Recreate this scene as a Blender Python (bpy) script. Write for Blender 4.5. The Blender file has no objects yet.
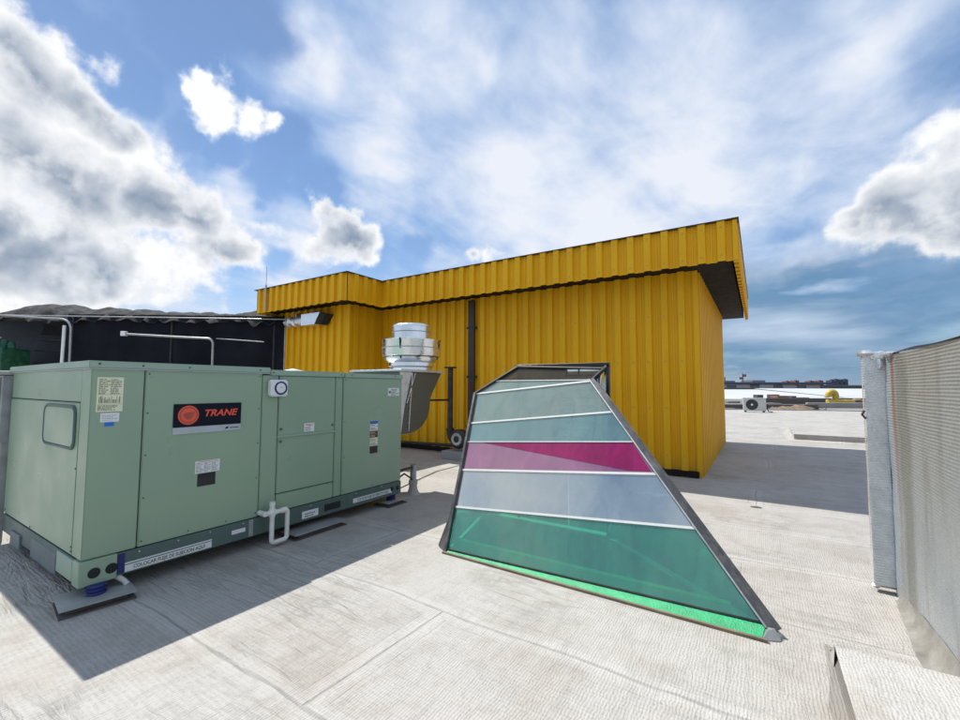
import bpy, bmesh, math, random
from mathutils import Vector, Matrix
R = math.radians
random.seed(7)
scene = bpy.context.scene
COL = scene.collection

# ------------------------------------------------------------------ helpers
class MB:
    """collects shapes, then links them as one mesh object"""
    def __init__(s): s.v = []; s.f = []; s.smooth = []
    def add(s, vs, fs, smooth=False):
        n = len(s.v); s.v += [tuple(v) for v in vs]
        s.f += [tuple(i + n for i in f) for f in fs]; s.smooth += [smooth] * len(fs)
        return s
    def box(s, x0, x1, y0, y1, z0, z1, M=None):
        vs = [Vector((x, y, z)) for z in (z0, z1) for x, y in ((x0, y0), (x1, y0), (x1, y1), (x0, y1))]
        if M: vs = [M @ v for v in vs]
        return s.add(vs, [(3, 2, 1, 0), (4, 5, 6, 7), (0, 1, 5, 4), (1, 2, 6, 5), (2, 3, 7, 6), (3, 0, 4, 7)])
    def beam(s, a, b, w, h, n=(0, 0, 1)):
        """rectangular bar a->b; h along n, w across"""
        a = Vector(a); b = Vector(b); d = (b - a).normalized(); n = Vector(n)
        x = d.cross(n).normalized(); y = x.cross(d).normalized()
        vs = []
        for p in (a, b):
            for i, j in ((-1, -1), (1, -1), (1, 1), (-1, 1)):
                vs.append(p + x * i * w / 2 + y * j * h / 2)
        return s.add(vs, [(3, 2, 1, 0), (4, 5, 6, 7), (0, 1, 5, 4), (1, 2, 6, 5), (2, 3, 7, 6), (3, 0, 4, 7)])
    def tube(s, pts, r, n=12, cap=True, bend=0.0):
        pts = [Vector(p) for p in pts]
        if bend:
            q = [pts[0]]
            for i in range(1, len(pts) - 1):
                a, b, c = pts[i - 1], pts[i], pts[i + 1]
                u = (a - b).normalized(); w = (c - b).normalized()
                k = min(bend, (a - b).length * .45, (c - b).length * .45)
                for t in range(7):
                    t /= 6; q.append((b + u * k) * (1 - t) ** 2 + b * 2 * t * (1 - t) + (b + w * k) * t * t)
            q.append(pts[-1]); pts = q
        rs = r if isinstance(r, (list, tuple)) else [r] * len(pts)
        up = Vector((0, 0, 1)); vs = []
        for i, p in enumerate(pts):
            d = (pts[min(i + 1, len(pts) - 1)] - pts[max(i - 1, 0)]).normalized()
            if i == 0:
                x = d.cross(up)
                if x.length < .05: x = d.cross(Vector((0, 1, 0)))
                x.normalize()
            else:
                x = (x - d * x.dot(d)).normalized()
            y = d.cross(x)
            for k in range(n):
                a = 2 * math.pi * k / n
                vs.append(p + (x * math.cos(a) + y * math.sin(a)) * rs[i])
        fs = []
        for i in range(len(pts) - 1):
            for k in range(n):
                fs.append((i * n + k, i * n + (k + 1) % n, (i + 1) * n + (k + 1) % n, (i + 1) * n + k))
        s.add(vs, fs, True)
        if cap:
            s.add([vs[k] for k in range(n)], [tuple(range(n - 1, -1, -1))])
            s.add([vs[-n + k] for k in range(n)], [tuple(range(n))])
        return s
    def lathe(s, c, prof, n=32, axis='z', M=None):
        vs = []
        for r_, h in prof:
            for k in range(n):
                a = 2 * math.pi * k / n; x, y = r_ * math.cos(a), r_ * math.sin(a)
                v = Vector((x, y, h)) if axis == 'z' else (Vector((h, x, y)) if axis == 'x' else Vector((x, h, y)))
                if M: v = M @ v
                vs.append(v + Vector(c))
        fs = []
        for i in range(len(prof) - 1):
            for k in range(n):
                fs.append((i * n + k, i * n + (k + 1) % n, (i + 1) * n + (k + 1) % n, (i + 1) * n + k))
        return s.add(vs, fs, True)
    def prism(s, poly, off):
        """polygon (3D points) extruded by vector off"""
        off = Vector(off); n = len(poly); P = [Vector(p) for p in poly]
        return s.add(P + [p + off for p in P], [tuple(range(n - 1, -1, -1)), tuple(range(n, 2 * n))] +
                     [(i, (i + 1) % n, (i + 1) % n + n, i + n) for i in range(n)])
    def build(s, name, mat, parent=None, bevel=0, auto=35, seg=1):
        me = bpy.data.meshes.new(name)
        o0 = parent_loc(parent)
        me.from_pydata([tuple(Vector(v) - o0) for v in s.v], [], s.f)
        me.validate()
        bm = bmesh.new(); bm.from_mesh(me)
        if bevel:
            bmesh.ops.remove_doubles(bm, verts=bm.verts, dist=1e-5)
        bmesh.ops.recalc_face_normals(bm, faces=bm.faces)
        if bevel:
            es = [e for e in bm.edges if len(e.link_faces) == 2 and e.calc_face_angle(0) > R(40)]
            bmesh.ops.bevel(bm, geom=es, offset=bevel, segments=seg, affect='EDGES', clamp_overlap=True)
        sharp = R(auto)
        for f in bm.faces: f.smooth = True
        for e in bm.edges:
            if len(e.link_faces) != 2 or e.calc_face_angle(0) > sharp: e.smooth = False
        bm.to_mesh(me); bm.free()
        o = bpy.data.objects.new(name, me); COL.objects.link(o)
        if mat: me.materials.append(mat)
        if parent: o.parent = parent
        return o

def parent_loc(p):
    v = Vector((0, 0, 0))
    while p is not None:
        v += p.location; p = p.parent
    return v
def tag(o, label=None, cat=None, group=None, kind=None):
    if label: o['label'] = label
    if cat: o['category'] = cat
    if group: o['group'] = group
    if kind: o['kind'] = kind
    return o
def thing(name, loc, label, cat, group=None):
    o = bpy.data.objects.new(name, None); COL.objects.link(o); o.location = loc
    o.empty_display_size = .1
    return tag(o, label, cat, group)
def copy_tree(o, loc, label=None):
    c = o.copy(); COL.objects.link(c); c.location = loc
    if label: c['label'] = label
    for ch in o.children:
        d = ch.copy(); COL.objects.link(d); d.parent = c
        for g in ch.children:
            e = g.copy(); COL.objects.link(e); e.parent = d
    return c

# ------------------------------------------------------------------ node helper
class N:
    def __init__(s, tree): s.t = tree; s.n = tree.nodes; s.l = tree.links
    def put(s, sock, v):
        if v is None: return
        if isinstance(v, bpy.types.NodeSocket): s.l.new(v, sock)
        else:
            if sock.type == 'RGBA' and len(v) == 3: v = (*v, 1)
            sock.default_value = v
    def math(s, op, a, b=None, c=None, clamp=False):
        m = s.n.new('ShaderNodeMath'); m.operation = op; m.use_clamp = clamp
        for i, v in enumerate((a, b, c)): s.put(m.inputs[i], v)
        return m.outputs[0]
    def vmath(s, op, a, b=None, out=0, scale=None):
        m = s.n.new('ShaderNodeVectorMath'); m.operation = op
        s.put(m.inputs[0], a)
        if b is not None: s.put(m.inputs[1], b)
        if scale is not None: s.put(m.inputs['Scale'], scale)
        return m.outputs[out]
    def noise(s, vec, scale, detail=4, rough=.5, dist=0, col=False, dim='3D', lac=2):
        m = s.n.new('ShaderNodeTexNoise'); m.noise_dimensions = dim
        if vec is not None: s.l.new(vec, m.inputs['Vector'])
        m.inputs['Scale'].default_value = scale; m.inputs['Detail'].default_value = detail
        m.inputs['Roughness'].default_value = rough; m.inputs['Distortion'].default_value = dist
        m.inputs['Lacunarity'].default_value = lac
        return m.outputs[1 if col else 0]
    def mapr(s, v, a, b, c=0., d=1., smooth=False):
        m = s.n.new('ShaderNodeMapRange'); m.clamp = True
        if smooth: m.interpolation_type = 'SMOOTHSTEP'
        for i, x in enumerate((v, a, b, c, d)): s.put(m.inputs[i], x)
        return m.outputs[0]
    def mix(s, f, a, b, mode='MIX'):
        m = s.n.new('ShaderNodeMix'); m.data_type = 'RGBA'; m.blend_type = mode; m.clamp_factor = True
        s.put(m.inputs['Factor'], f); s.put(m.inputs['A'], None) if a is None else s.put([i for i in m.inputs if i.name == 'A' and i.type == 'RGBA'][0], a)
        s.put([i for i in m.inputs if i.name == 'B' and i.type == 'RGBA'][0], b)
        return [o for o in m.outputs if o.type == 'RGBA'][0]
    def mapping(s, vec, scale=(1, 1, 1), rot=(0, 0, 0), loc=(0, 0, 0)):
        m = s.n.new('ShaderNodeMapping'); s.l.new(vec, m.inputs[0])
        m.inputs['Location'].default_value = loc; m.inputs['Rotation'].default_value = rot; m.inputs['Scale'].default_value = scale
        return m.outputs[0]
    def sep(s, vec):
        m = s.n.new('ShaderNodeSeparateXYZ'); s.l.new(vec, m.inputs[0]); return m.outputs
    def comb(s, x=0., y=0., z=0.):
        m = s.n.new('ShaderNodeCombineXYZ')
        for i, v in enumerate((x, y, z)): s.put(m.inputs[i], v)
        return m.outputs[0]
    def wave(s, vec, scale, dist=0, detail=2, axis='X', dscale=1):
        m = s.n.new('ShaderNodeTexWave'); s.l.new(vec, m.inputs[0]); m.bands_direction = axis
        m.inputs['Scale'].default_value = scale; m.inputs['Distortion'].default_value = dist
        m.inputs['Detail'].default_value = detail; m.inputs['Detail Scale'].default_value = dscale
        return m.outputs['Fac']
    def bump(s, h, strength=.3, dist=.01, normal=None):
        m = s.n.new('ShaderNodeBump'); m.inputs['Strength'].default_value = strength
        m.inputs['Distance'].default_value = dist; s.l.new(h, m.inputs['Height'])
        if normal: s.l.new(normal, m.inputs['Normal'])
        return m.outputs[0]
    def pos(s): return s.n.new('ShaderNodeNewGeometry').outputs['Position']

def new_mat(name):
    m = bpy.data.materials.new(name); m.use_nodes = True
    return m, N(m.node_tree), m.node_tree.nodes['Principled BSDF']

def mat(name, col, rough=.5, metal=0, var=.12, vscale=3, dirt=None, dirt_amt=.35, dirt_scale=2.5, bump=.0, bscale=40, coat=0, streak=False, spec=.5):
    """solid paint or metal with soft tonal variation, dirt patches and a little bump"""
    m, n, p = new_mat(name)
    v = n.pos()
    a = n.noise(v, vscale, 6, .6)
    f = n.mapr(a, .3, .7, 1 - var, 1 + var)
    c = n.vmath('SCALE', tuple(col), scale=f)
    if dirt is not None:
        vv = n.mapping(v, (1, 1, .12)) if streak else v
        d = n.noise(vv, dirt_scale * (4 if streak else 1), 8, .65)
        d = n.mapr(d, .48, .72, 0, dirt_amt)
        c = n.mix(d, c, dirt)
    n.put(p.inputs['Base Color'], c)
    rr = n.mapr(n.noise(v, vscale * 4, 4), .3, .7, max(0, rough - .08), min(1, rough + .1))
    n.put(p.inputs['Roughness'], rr)
    p.inputs['Metallic'].default_value = metal
    p.inputs['Coat Weight'].default_value = coat
    p.inputs['Specular IOR Level'].default_value = spec
    if bump: n.put(p.inputs['Normal'], n.bump(n.noise(v, bscale, 5, .6), bump, .01))
    return m

# ------------------------------------------------------------------ materials
def membrane(name, base=(.475, .452, .418), cell=.0165, strength=1.0, seams=True):
    m, n, p = new_mat(name)
    v = n.pos(); x, y, z = n.sep(v)
    wob = n.vmath('SCALE', n.vmath('SUBTRACT', n.noise(v, 1.3, 3, .5, col=True), (.5, .5, .5)), scale=.10)
    vw = n.vmath('ADD', v, wob); xw, yw, zw = n.sep(vw)
    wob2 = n.vmath('SCALE', n.vmath('SUBTRACT', n.noise(v, 14, 3, .6, col=True), (.5, .5, .5)), scale=.022)
    vc = n.vmath('ADD', v, wob2); xc, yc, zc = n.sep(vc)
    # embossed woven cells
    k = 2 * math.pi / cell
    sx = n.math('SINE', n.math('MULTIPLY', n.math('ADD', xc, zc), k)); sy = n.math('SINE', n.math('MULTIPLY', yc, k * .62))
    cells = n.math('MULTIPLY', n.math('ADD', n.math('ADD', sx, n.math('MULTIPLY', sy, .7)), 1.7), .3)
    # wrinkles that run along the sheets, in places only
    wr = n.noise(n.mapping(vw, (1.0, 6, 1)), 1.7, 4, .55, .6)
    wr2 = n.noise(n.mapping(vw, (7, 1.2, 1), (0, 0, .35)), 2.0, 5, .6, 1.0)
    ridg = n.math('ABSOLUTE', n.math('SUBTRACT', wr, .5))
    ridg2 = n.math('ABSOLUTE', n.math('SUBTRACT', wr2, .5))
    patch = n.mapr(n.noise(v, .8, 3), .42, .6)
    big = n.noise(v, .55, 5, .6)
    fine = n.noise(v, 60, 4, .7)
    blot = n.noise(n.vmath('ADD', v, wob), 3.2, 8, .68)
    c = n.mix(n.mapr(big, .35, .68, 0, .55), base, tuple(b * q for b, q in zip(base, (.84, .83, .81))))
    c = n.mix(n.mapr(blot, .50, .72, 0, .60), c, (.31, .285, .25))
    c = n.mix(n.mapr(n.noise(v, 1.1, 7, .72), .50, .70, 0, .62), c, (.32, .27, .21))
    c = n.mix(n.math('MULTIPLY', patch, n.mapr(ridg, 0, .04, .55, 0)), c, (.27, .26, .24))
    c = n.mix(n.math('MULTIPLY', n.mapr(n.noise(v, .9, 2), .5, .6), n.mapr(ridg2, 0, .012, .22, 0)), c, (.28, .26, .24))
    c = n.mix(n.math('MULTIPLY', n.mapr(cells, .1, .62, .62 * strength, 0), n.math('MULTIPLY', n.mapr(n.noise(v, 1.7, 5, .65), .35, .6, .35, 1), n.mapr(n.noise(v, 30, 2), .35, .65, .3, 1.2))), c, (.25, .24, .225))
    c = n.mix(n.mapr(fine, .52, .72, 0, .40), c, (.27, .25, .23))
    hgt = n.math('ADD', n.math('MULTIPLY', cells, .20), n.math('MULTIPLY', n.mapr(ridg, 0, .09), n.math('MULTIPLY', patch, .55)))
    hgt = n.math('ADD', hgt, n.math('MULTIPLY', n.mapr(ridg2, 0, .05), .10))
    hgt = n.math('ADD', hgt, n.math('MULTIPLY', blot, .3))
    if seams:
        # sheets about a metre wide lapped along x, end laps every few metres
        def lap(coord, period, off):
            q = n.math('FRACT', n.math('DIVIDE', n.math('ADD', coord, off), period))
            return q, n.math('MULTIPLY', n.math('MINIMUM', q, n.math('SUBTRACT', 1.0, q)), period)
        q1, d1 = lap(yw, 1.06, -.0 + 40.0)
        q2, d2 = lap(n.math('ADD', xw, n.math('MULTIPLY', n.math('FLOOR', n.math('DIVIDE', n.math('ADD', yw, 40.0), 1.06)), 1.37)), 4.3, 90.3)
        dd = n.math('MINIMUM', d1, d2)
        jag = n.math('MULTIPLY', n.math('SUBTRACT', n.noise(v, 7, 4), .5), .02)
        dd = n.math('ADD', dd, jag)
        c = n.mix(n.mapr(dd, .0, .016, .75, 0), c, (.20, .185, .165))
        c = n.mix(n.mapr(dd, .02, .10, .28, 0), c, (.60, .58, .55))
        hgt = n.math('ADD', hgt, n.math('MULTIPLY', n.mapr(dd, 0, .012), .5))
        hgt = n.math('ADD', hgt, n.math('MULTIPLY', n.mapr(n.math('ABSOLUTE', n.math('SUBTRACT', dd, .09)), 0, .015), .3))
    n.put(p.inputs['Base Color'], c)
    p.inputs['Roughness'].default_value = .62
    p.inputs['Specular IOR Level'].default_value = .35
    n.put(p.inputs['Normal'], n.bump(hgt, .9, .014))
    return m

M = {}
M['membrane'] = membrane('white_roof_membrane')
M['membrane_edge'] = membrane('membrane_flashing', (.47, .455, .43), .0165, 1, False)

def yellow_mat():
    m, n, p = new_mat('yellow_corrugated_paint')
    v = n.pos()
    c = n.mix(n.mapr(n.noise(v, .8, 5), .3, .7), (.83, .455, .010), (.74, .385, .007))
    st = n.noise(n.mapping(v, (9, 9, .5)), 1.6, 8, .7)
    c = n.mix(n.mapr(st, .55, .80, 0, .32), c, (.40, .19, .01))
    sp = n.noise(v, 26, 6, .7)
    c = n.mix(n.mapr(sp, .64, .74, 0, .5), c, (.30, .15, .03))
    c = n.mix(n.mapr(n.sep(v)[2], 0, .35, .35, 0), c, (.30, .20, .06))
    n.put(p.inputs['Base Color'], c)
    n.put(p.inputs['Roughness'], n.mapr(st, .3, .7, .42, .6)); p.inputs['Specular IOR Level'].default_value = .22
    n.put(p.inputs['Normal'], n.bump(n.noise(v, 1.6, 2), .18, .02))
    return m
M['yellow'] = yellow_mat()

def unit_green(name, a, b, rough=.33):
    m, n, p = new_mat(name)
    v = n.pos()
    c = n.mix(n.mapr(n.noise(v, 1.2, 5), .3, .7), a, b)
    st = n.noise(n.mapping(v, (5, 5, .35)), 2.2, 8, .7)
    c = n.mix(n.mapr(st, .52, .8, 0, .22), c, (.30, .33, .25))
    c = n.mix(n.mapr(n.noise(v, 45, 5, .75), .66, .76, 0, .4), c, (.16, .15, .11))
    n.put(p.inputs['Base Color'], c)
    n.put(p.inputs['Roughness'], n.mapr(n.noise(v, 3, 6), .3, .7, rough - .07, rough + .12))
    n.put(p.inputs['Normal'], n.bump(n.noise(v, 1.6, 3), .22, .03))
    return m
M['green'] = unit_green('sage_green_enamel', (.28, .385, .27), (.245, .35, .25))
M['green_top'] = unit_green('sage_green_lid', (.30, .40, .31), (.26, .37, .29), .4)
M['rail'] = unit_green('dull_green_rail', (.085, .14, .125), (.07, .11, .10), .5)
M['rail_grey'] = mat('blue_grey_rail', (.13, .17, .18), .5, 0, .15, 5, (.08, .08, .07), .4, 6)
M['gap'] = mat('black_gap', (.012, .016, .014), .8)
M['galv'] = mat('galvanised_steel', (.58, .60, .62), .34, .9, .18, 7, (.34, .34, .33), .4, 3, .12, 12)
M['galv_dull'] = mat('weathered_galvanised_steel', (.36, .38, .39), .45, .6, .2, 6, (.20, .18, .15), .5, 4, .1, 20)
M['elbow'] = mat('dull_zinc_sheet', (.105, .11, .09), .34, .55, .10, 2, (.07, .065, .04), .3, 1, .0)
M['spun'] = mat('bright_spun_aluminium', (.80, .81, .82), .22, .95, .08, 5, (.5, .5, .5), .3, 4, .06, 10)
M['black_metal'] = mat('black_painted_steel', (.022, .022, .024), .45, .2, .3, 6, (.10, .07, .05), .4, 6)
M['brown_pipe'] = mat('dark_brown_downpipe', (.035, .022, .018), .45, 0, .2, 5)
M['pvc'] = mat('white_pvc', (.72, .72, .68), .35, 0, .08, 8, (.45, .40, .32), .4, 5)
M['plastic'] = mat('white_plastic', (.74, .76, .76), .32, 0, .04, 8, (.5, .48, .42), .25, 6)
M['frame'] = mat('dark_grey_aluminium_frame', (.065, .067, .072), .42, .35, .2, 5, (.22, .20, .18), .5, 5)
M['transom'] = mat('white_glazing_bar', (.66, .67, .64), .45, 0, .1, 8, (.42, .40, .35), .5, 8)
M['inner_green'] = mat('dark_green_painted_board', (.02, .17, .10), .55, 0, .25, 3, (.03, .06, .05), .5, 3, .2, 30)
M['well_wall'] = mat('green_plaster_lining', (.03, .22, .13), .6, 0, .25, 3, (.10, .12, .09), .5, 2, .2, 30)
M['wood'] = mat('weathered_timber', (.20, .155, .10), .75, 0, .25, 6, (.08, .06, .05), .5, 5, .3, 60)
M['dark_wood'] = mat('dark_timber_block', (.10, .09, .085), .8, 0, .25, 8, None, 0, 1, .3, 60)
M['blue_rubber'] = mat('blue_rubber_isolator', (.012, .02, .13), .5, 0, .2, 9)
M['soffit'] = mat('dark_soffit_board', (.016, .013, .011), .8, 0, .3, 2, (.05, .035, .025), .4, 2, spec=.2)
M['white_bars'] = mat('white_louvre_paint', (.82, .83, .80), .5, 0, .1, 8)
M['conduit'] = mat('grey_conduit', (.42, .43, .42), .4, .3, .1, 9, (.25, .22, .18), .3, 6)
M['white_sticker'] = mat('white_sticker_paper', (.70, .72, .72), .5, 0, .05, 20)
M['cream_sticker'] = mat('cream_data_plate', (.70, .71, .50), .5, 0, .05, 20)
M['black_sticker'] = mat('black_sticker', (.012, .012, .018), .4)
M['navy'] = mat('navy_black_badge', (.006, .008, .018), .5, spec=.15)
M['red_logo'] = mat('orange_red_lettering', (.80, .085, .04), .4, 0, .06, 9)
M['red_dark'] = mat('dark_red_emblem', (.33, .07, .05), .4, 0, .1, 9)
M['silver'] = mat('silver_badge_band', (.42, .46, .50), .35, .2, .05, 9)
M['blue'] = mat('blue_sticker', (.01, .14, .55), .4)
M['ink'] = mat('printed_ink', (.10, .11, .08), .6)
M['brown_sticker'] = mat('brown_sticker', (.13, .04, .02), .5)
M['membrane_plain'] = mat('bright_far_membrane', (.62, .62, .60), .6, 0, .08, 1, (.4, .38, .34), .4, 1)
M['red_paint'] = mat('red_warning_print', (.55, .06, .04), .5)

def film(name, tint, dirt, dirt_f=.12, gloss=.22, gcol=(.9, .95, 1)):
    m, n, p = new_mat(name); t = m.node_tree
    t.nodes.remove(p); out = t.nodes['Material Output']
    v = n.pos()
    tr = t.nodes.new('ShaderNodeBsdfTransparent'); n.put(tr.inputs[0], tint)
    gl = t.nodes.new('ShaderNodeBsdfGlossy'); n.put(gl.inputs[0], gcol); gl.inputs['Roughness'].default_value = .025
    df = t.nodes.new('ShaderNodeBsdfDiffuse'); n.put(df.inputs[0], dirt)
    smear = n.noise(n.mapping(v, (2.2, 1, 1), (0, .5, 0)), 2.6, 8, .68, .6)
    s2 = n.noise(v, 38, 5, .7)
    dfac = n.math('ADD', n.mapr(smear, .32, .76, dirt_f * .65, dirt_f * 1.45), n.mapr(s2, .6, .75, 0, dirt_f * .5))
    fr = t.nodes.new('ShaderNodeLayerWeight'); fr.inputs[0].default_value = .35
    gf = n.math('ADD', gloss, n.math('MULTIPLY', fr.outputs['Fresnel'], .35), clamp=True)
    nb = n.bump(n.noise(v, 2.3, 3, .5), .10, .05); t.links.new(nb, gl.inputs['Normal'])
    a = t.nodes.new('ShaderNodeMixShader'); n.put(a.inputs[0], dfac); t.links.new(tr.outputs[0], a.inputs[1]); t.links.new(df.outputs[0], a.inputs[2])
    b = t.nodes.new('ShaderNodeMixShader'); n.put(b.inputs[0], gf); t.links.new(a.outputs[0], b.inputs[1]); t.links.new(gl.outputs[0], b.inputs[2])
    t.links.new(b.outputs[0], out.inputs[0])
    return m
M['glass_top'] = film('dusty_brown_glass', (.42, .36, .24), (.20, .17, .10), .16, .02)
M['glass_grey'] = film('dusty_grey_green_glass', (.52, .72, .62), (.50, .58, .46), .24, .16)
M['glass_teal'] = film('teal_tinted_glass', (.38, .72, .64), (.34, .56, .50), .20, .20)
M['glass_pink'] = film('magenta_film_on_glass', (.62, .06, .30), (.55, .13, .30), .38, .20)
M['glass_pink_shade'] = film('magenta_shade_tint', (.60, .03, .22), (.38, .012, .13), .62, .04)  # darker magenta for the shaded, reflecting part of the pane
M['glass_blue'] = film('clear_reflective_glass', (.50, .70, .78), (.50, .56, .58), .22, .36, (1, .98, .92))
M['glass_green'] = film('green_tinted_glass', (.16, .78, .56), (.12, .58, .40), .15, .13)
M['glass_side'] = film('side_glass', (.30, .50, .45), (.2, .3, .28), .2, .12)

def foil_mat():
    m, n, p = new_mat('ribbed_foil_lagging')
    v = n.pos(); x, y, z = n.sep(v)
    a = n.noise(v, 2.2, 7, .65)
    hi = n.mapr(z, .75, 1.25)                 # upper lagging is older and browner
    c = n.mix(n.mapr(a, .3, .7), (.50, .54, .56), (.36, .40, .42))
    c = n.mix(n.math('MULTIPLY', hi, n.mapr(n.noise(v, 1.3, 6, .6), .35, .65, .1, .6)), c, (.36, .36, .335))
    blot = n.noise(n.mapping(v, (1, 5, .6)), 1.5, 7, .65)
    c = n.mix(n.mapr(blot, .50, .7, 0, .5), c, (.20, .20, .17))
    # rust run from the top edge
    wy = n.math('ADD', y, n.math('MULTIPLY', n.math('SUBTRACT', n.noise(v, 3, 3), .5), .10))
    d = n.math('ABSOLUTE', n.math('SUBTRACT', wy, 4.15))
    rust = n.math('MULTIPLY', n.mapr(d, .015, .07, 1, 0), n.mapr(z, .5, 1.7, .25, .95))
    c = n.mix(rust, c, (.30, .11, .03))
    d2 = n.math('ABSOLUTE', n.math('SUBTRACT', wy, 3.95))
    c = n.mix(n.mapr(d2, .08, .16, .6, 0), c, (.20, .20, .16))  # greenish shadow band beside the rust, put into the foil colour
    n.put(p.inputs['Base Color'], c)
    p.inputs['Metallic'].default_value = .6
    n.put(p.inputs['Roughness'], n.mapr(a, .3, .7, .26, .5))
    n.put(p.inputs['Normal'], n.bump(n.math('ADD', n.noise(v, 22, 6, .65), n.noise(v, 5, 4, .6, 1.0)), .55, .016))
    return m
M['foil'] = foil_mat()
M['foil_bright'] = mat('bright_crumpled_foil', (.72, .74, .76), .3, .6, .15, 9, (.3, .28, .24), .3, 6, .6, 25)

def cloth_mat():
    m, n, p = new_mat('black_shade_netting')
    v = n.pos()
    c = n.mix(n.mapr(n.noise(v, 1.5, 5), .35, .7), (.006, .007, .012), (.014, .015, .022))
    n.put(p.inputs['Base Color'], c); p.inputs['Roughness'].default_value = .9
    p.inputs['Specular IOR Level'].default_value = .2
    n.put(p.inputs['Normal'], n.bump(n.noise(v, 90, 2), .5, .01))
    return m
M['cloth'] = cloth_mat()
M['cloth_top'] = mat('faded_shade_netting', (.012, .012, .017), .9, 0, .35, 2, (.035, .033, .035), .6, 1.5, .4, 30)
M['bluish_sheet'] = mat('dark_blue_grey_sheet', (.02, .028, .042), .5, 0, .3, 2)
M['machine_green'] = mat('green_machine_paint', (.004, .10, .05), .45, 0, .3, 4, (.3, .4, .35), .25, 8)
M['debris'] = mat('grey_brown_gravel_roof', (.21, .19, .165), .9, 0, .35, .35, (.10, .09, .08), .8, .22, .5, 4)
M['city'] = mat('distant_city_ground', (.12, .13, .11), .9, 0, .4, .01, (.20, .19, .17), .6, .006)
M['hill'] = mat('hazy_hill', (.12, .16, .19), .95, 0, .2, .003)
M['wh_white'] = mat('white_shed_cladding', (.50, .51, .51), .6, 0, .06, .05, (.45, .45, .43), .4, .08)
M['wh_grey'] = mat('grey_factory_wall', (.16, .165, .17), .7, 0, .25, .05, (.3, .27, .25), .5, .1)
M['band_light'] = mat('pale_factory_panel', (.42, .41, .42), .6, 0, .15, .1)
M['band_green'] = mat('green_grey_base_wall', (.10, .15, .14), .7, 0, .2, .1)
M['brick'] = mat('red_brick_tower', (.22, .10, .08), .8, 0, .25, .02)
M['tower_blue'] = mat('slate_blue_tower', (.07, .08, .13), .7, 0, .25, .02)
M['window'] = mat('dark_window', (.04, .05, .07), .2)
M['yellow_vent'] = mat('faded_yellow_paint', (.55, .40, .05), .5, 0, .2, 2, (.3, .25, .15), .4, 2)
M['tan'] = mat('tan_tarpaulin', (.22, .15, .09), .8, 0, .4, 1.5, (.06, .05, .04), .7, 1.2, .6, 6)
M['leaf'] = mat('dark_weed_leaves', (.045, .075, .03), .7, 0, .4, 2)
M['cond'] = mat('offwhite_condenser_case', (.52, .53, .50), .45, 0, .08, 2, (.3, .28, .24), .4, 3)
M['grille'] = mat('dark_grille', (.03, .032, .033), .5)
M['grey_wall'] = mat('grey_render', (.30, .29, .28), .85, 0, .2, .5, (.15, .14, .13), .5, .4)

# ------------------------------------------------------------------ sky, sun, camera
SUN = Vector((-.6005, .1306, 1.0)).normalized()
CUM = [(-0.870,0.410,0.274,0.053),(-0.891,0.376,0.255,0.041),(-0.848,0.456,0.269,0.041),(-0.944,0.255,0.210,0.053),(-0.941,0.290,0.177,0.047),(-0.972,0.174,0.157,0.066),(-0.729,0.601,0.327,0.045),(-0.873,0.120,0.472,0.055),(-0.870,0.155,0.469,0.051),(-0.865,0.192,0.463,0.051),(-0.866,0.222,0.449,0.048),(-0.906,0.155,0.394,0.074),(-0.894,0.220,0.391,0.068),(-0.880,0.267,0.393,0.052),(-0.933,0.180,0.312,0.082),(-0.913,0.254,0.319,0.080),(-0.889,0.325,0.322,0.060),(-0.878,0.378,0.295,0.051),(-0.850,0.447,0.281,0.036),(-0.965,0.159,0.208,0.080),(-0.949,0.230,0.216,0.072),(-0.930,0.299,0.213,0.063),(-0.895,0.379,0.233,0.048),(-0.861,0.424,0.282,0.050),(-0.963,0.218,0.157,0.071),(-0.978,0.154,0.139,0.077),(-0.782,0.337,0.524,0.022),(-0.779,0.369,0.507,0.034),(-0.764,0.410,0.498,0.036),(-0.743,0.456,0.489,0.024),(-0.743,0.568,0.354,0.032),(-0.752,0.582,0.309,0.040),(-0.712,0.628,0.315,0.037),(-0.535,0.788,0.306,0.033),(-0.497,0.812,0.306,0.029),(0.188,0.934,0.305,0.047),(0.231,0.921,0.313,0.065),(0.152,0.945,0.290,0.035),(0.255,0.903,0.346,0.047),(0.211,0.941,0.266,0.052),(0.299,0.911,0.284,0.082)]
VEIL = [(-0.519,0.593,0.615,0.203),(-0.414,0.797,0.439,0.295),(-0.653,0.473,0.592,0.089),(-0.426,0.659,0.620,0.086),(-0.280,0.913,0.296,0.245),(-0.844,0.310,0.438,0.060),(-0.831,0.414,0.371,0.079),(-0.788,0.536,0.302,0.098),(-0.080,0.890,0.449,0.286),(0.158,0.851,0.500,0.142),(0.070,0.974,0.216,0.098),(-0.933,0.316,0.172,0.128),(-0.810,0.554,0.193,0.121),(-0.914,0.197,0.354,0.173),(-0.941,0.261,0.214,0.178),(-0.652,0.625,0.430,0.119)]
DARK = [(0.137,0.985,0.102,0.146),(0.036,0.996,0.082,0.137),(0.264,0.959,0.106,0.116),(-0.020,0.994,0.104,0.109)]
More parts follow.
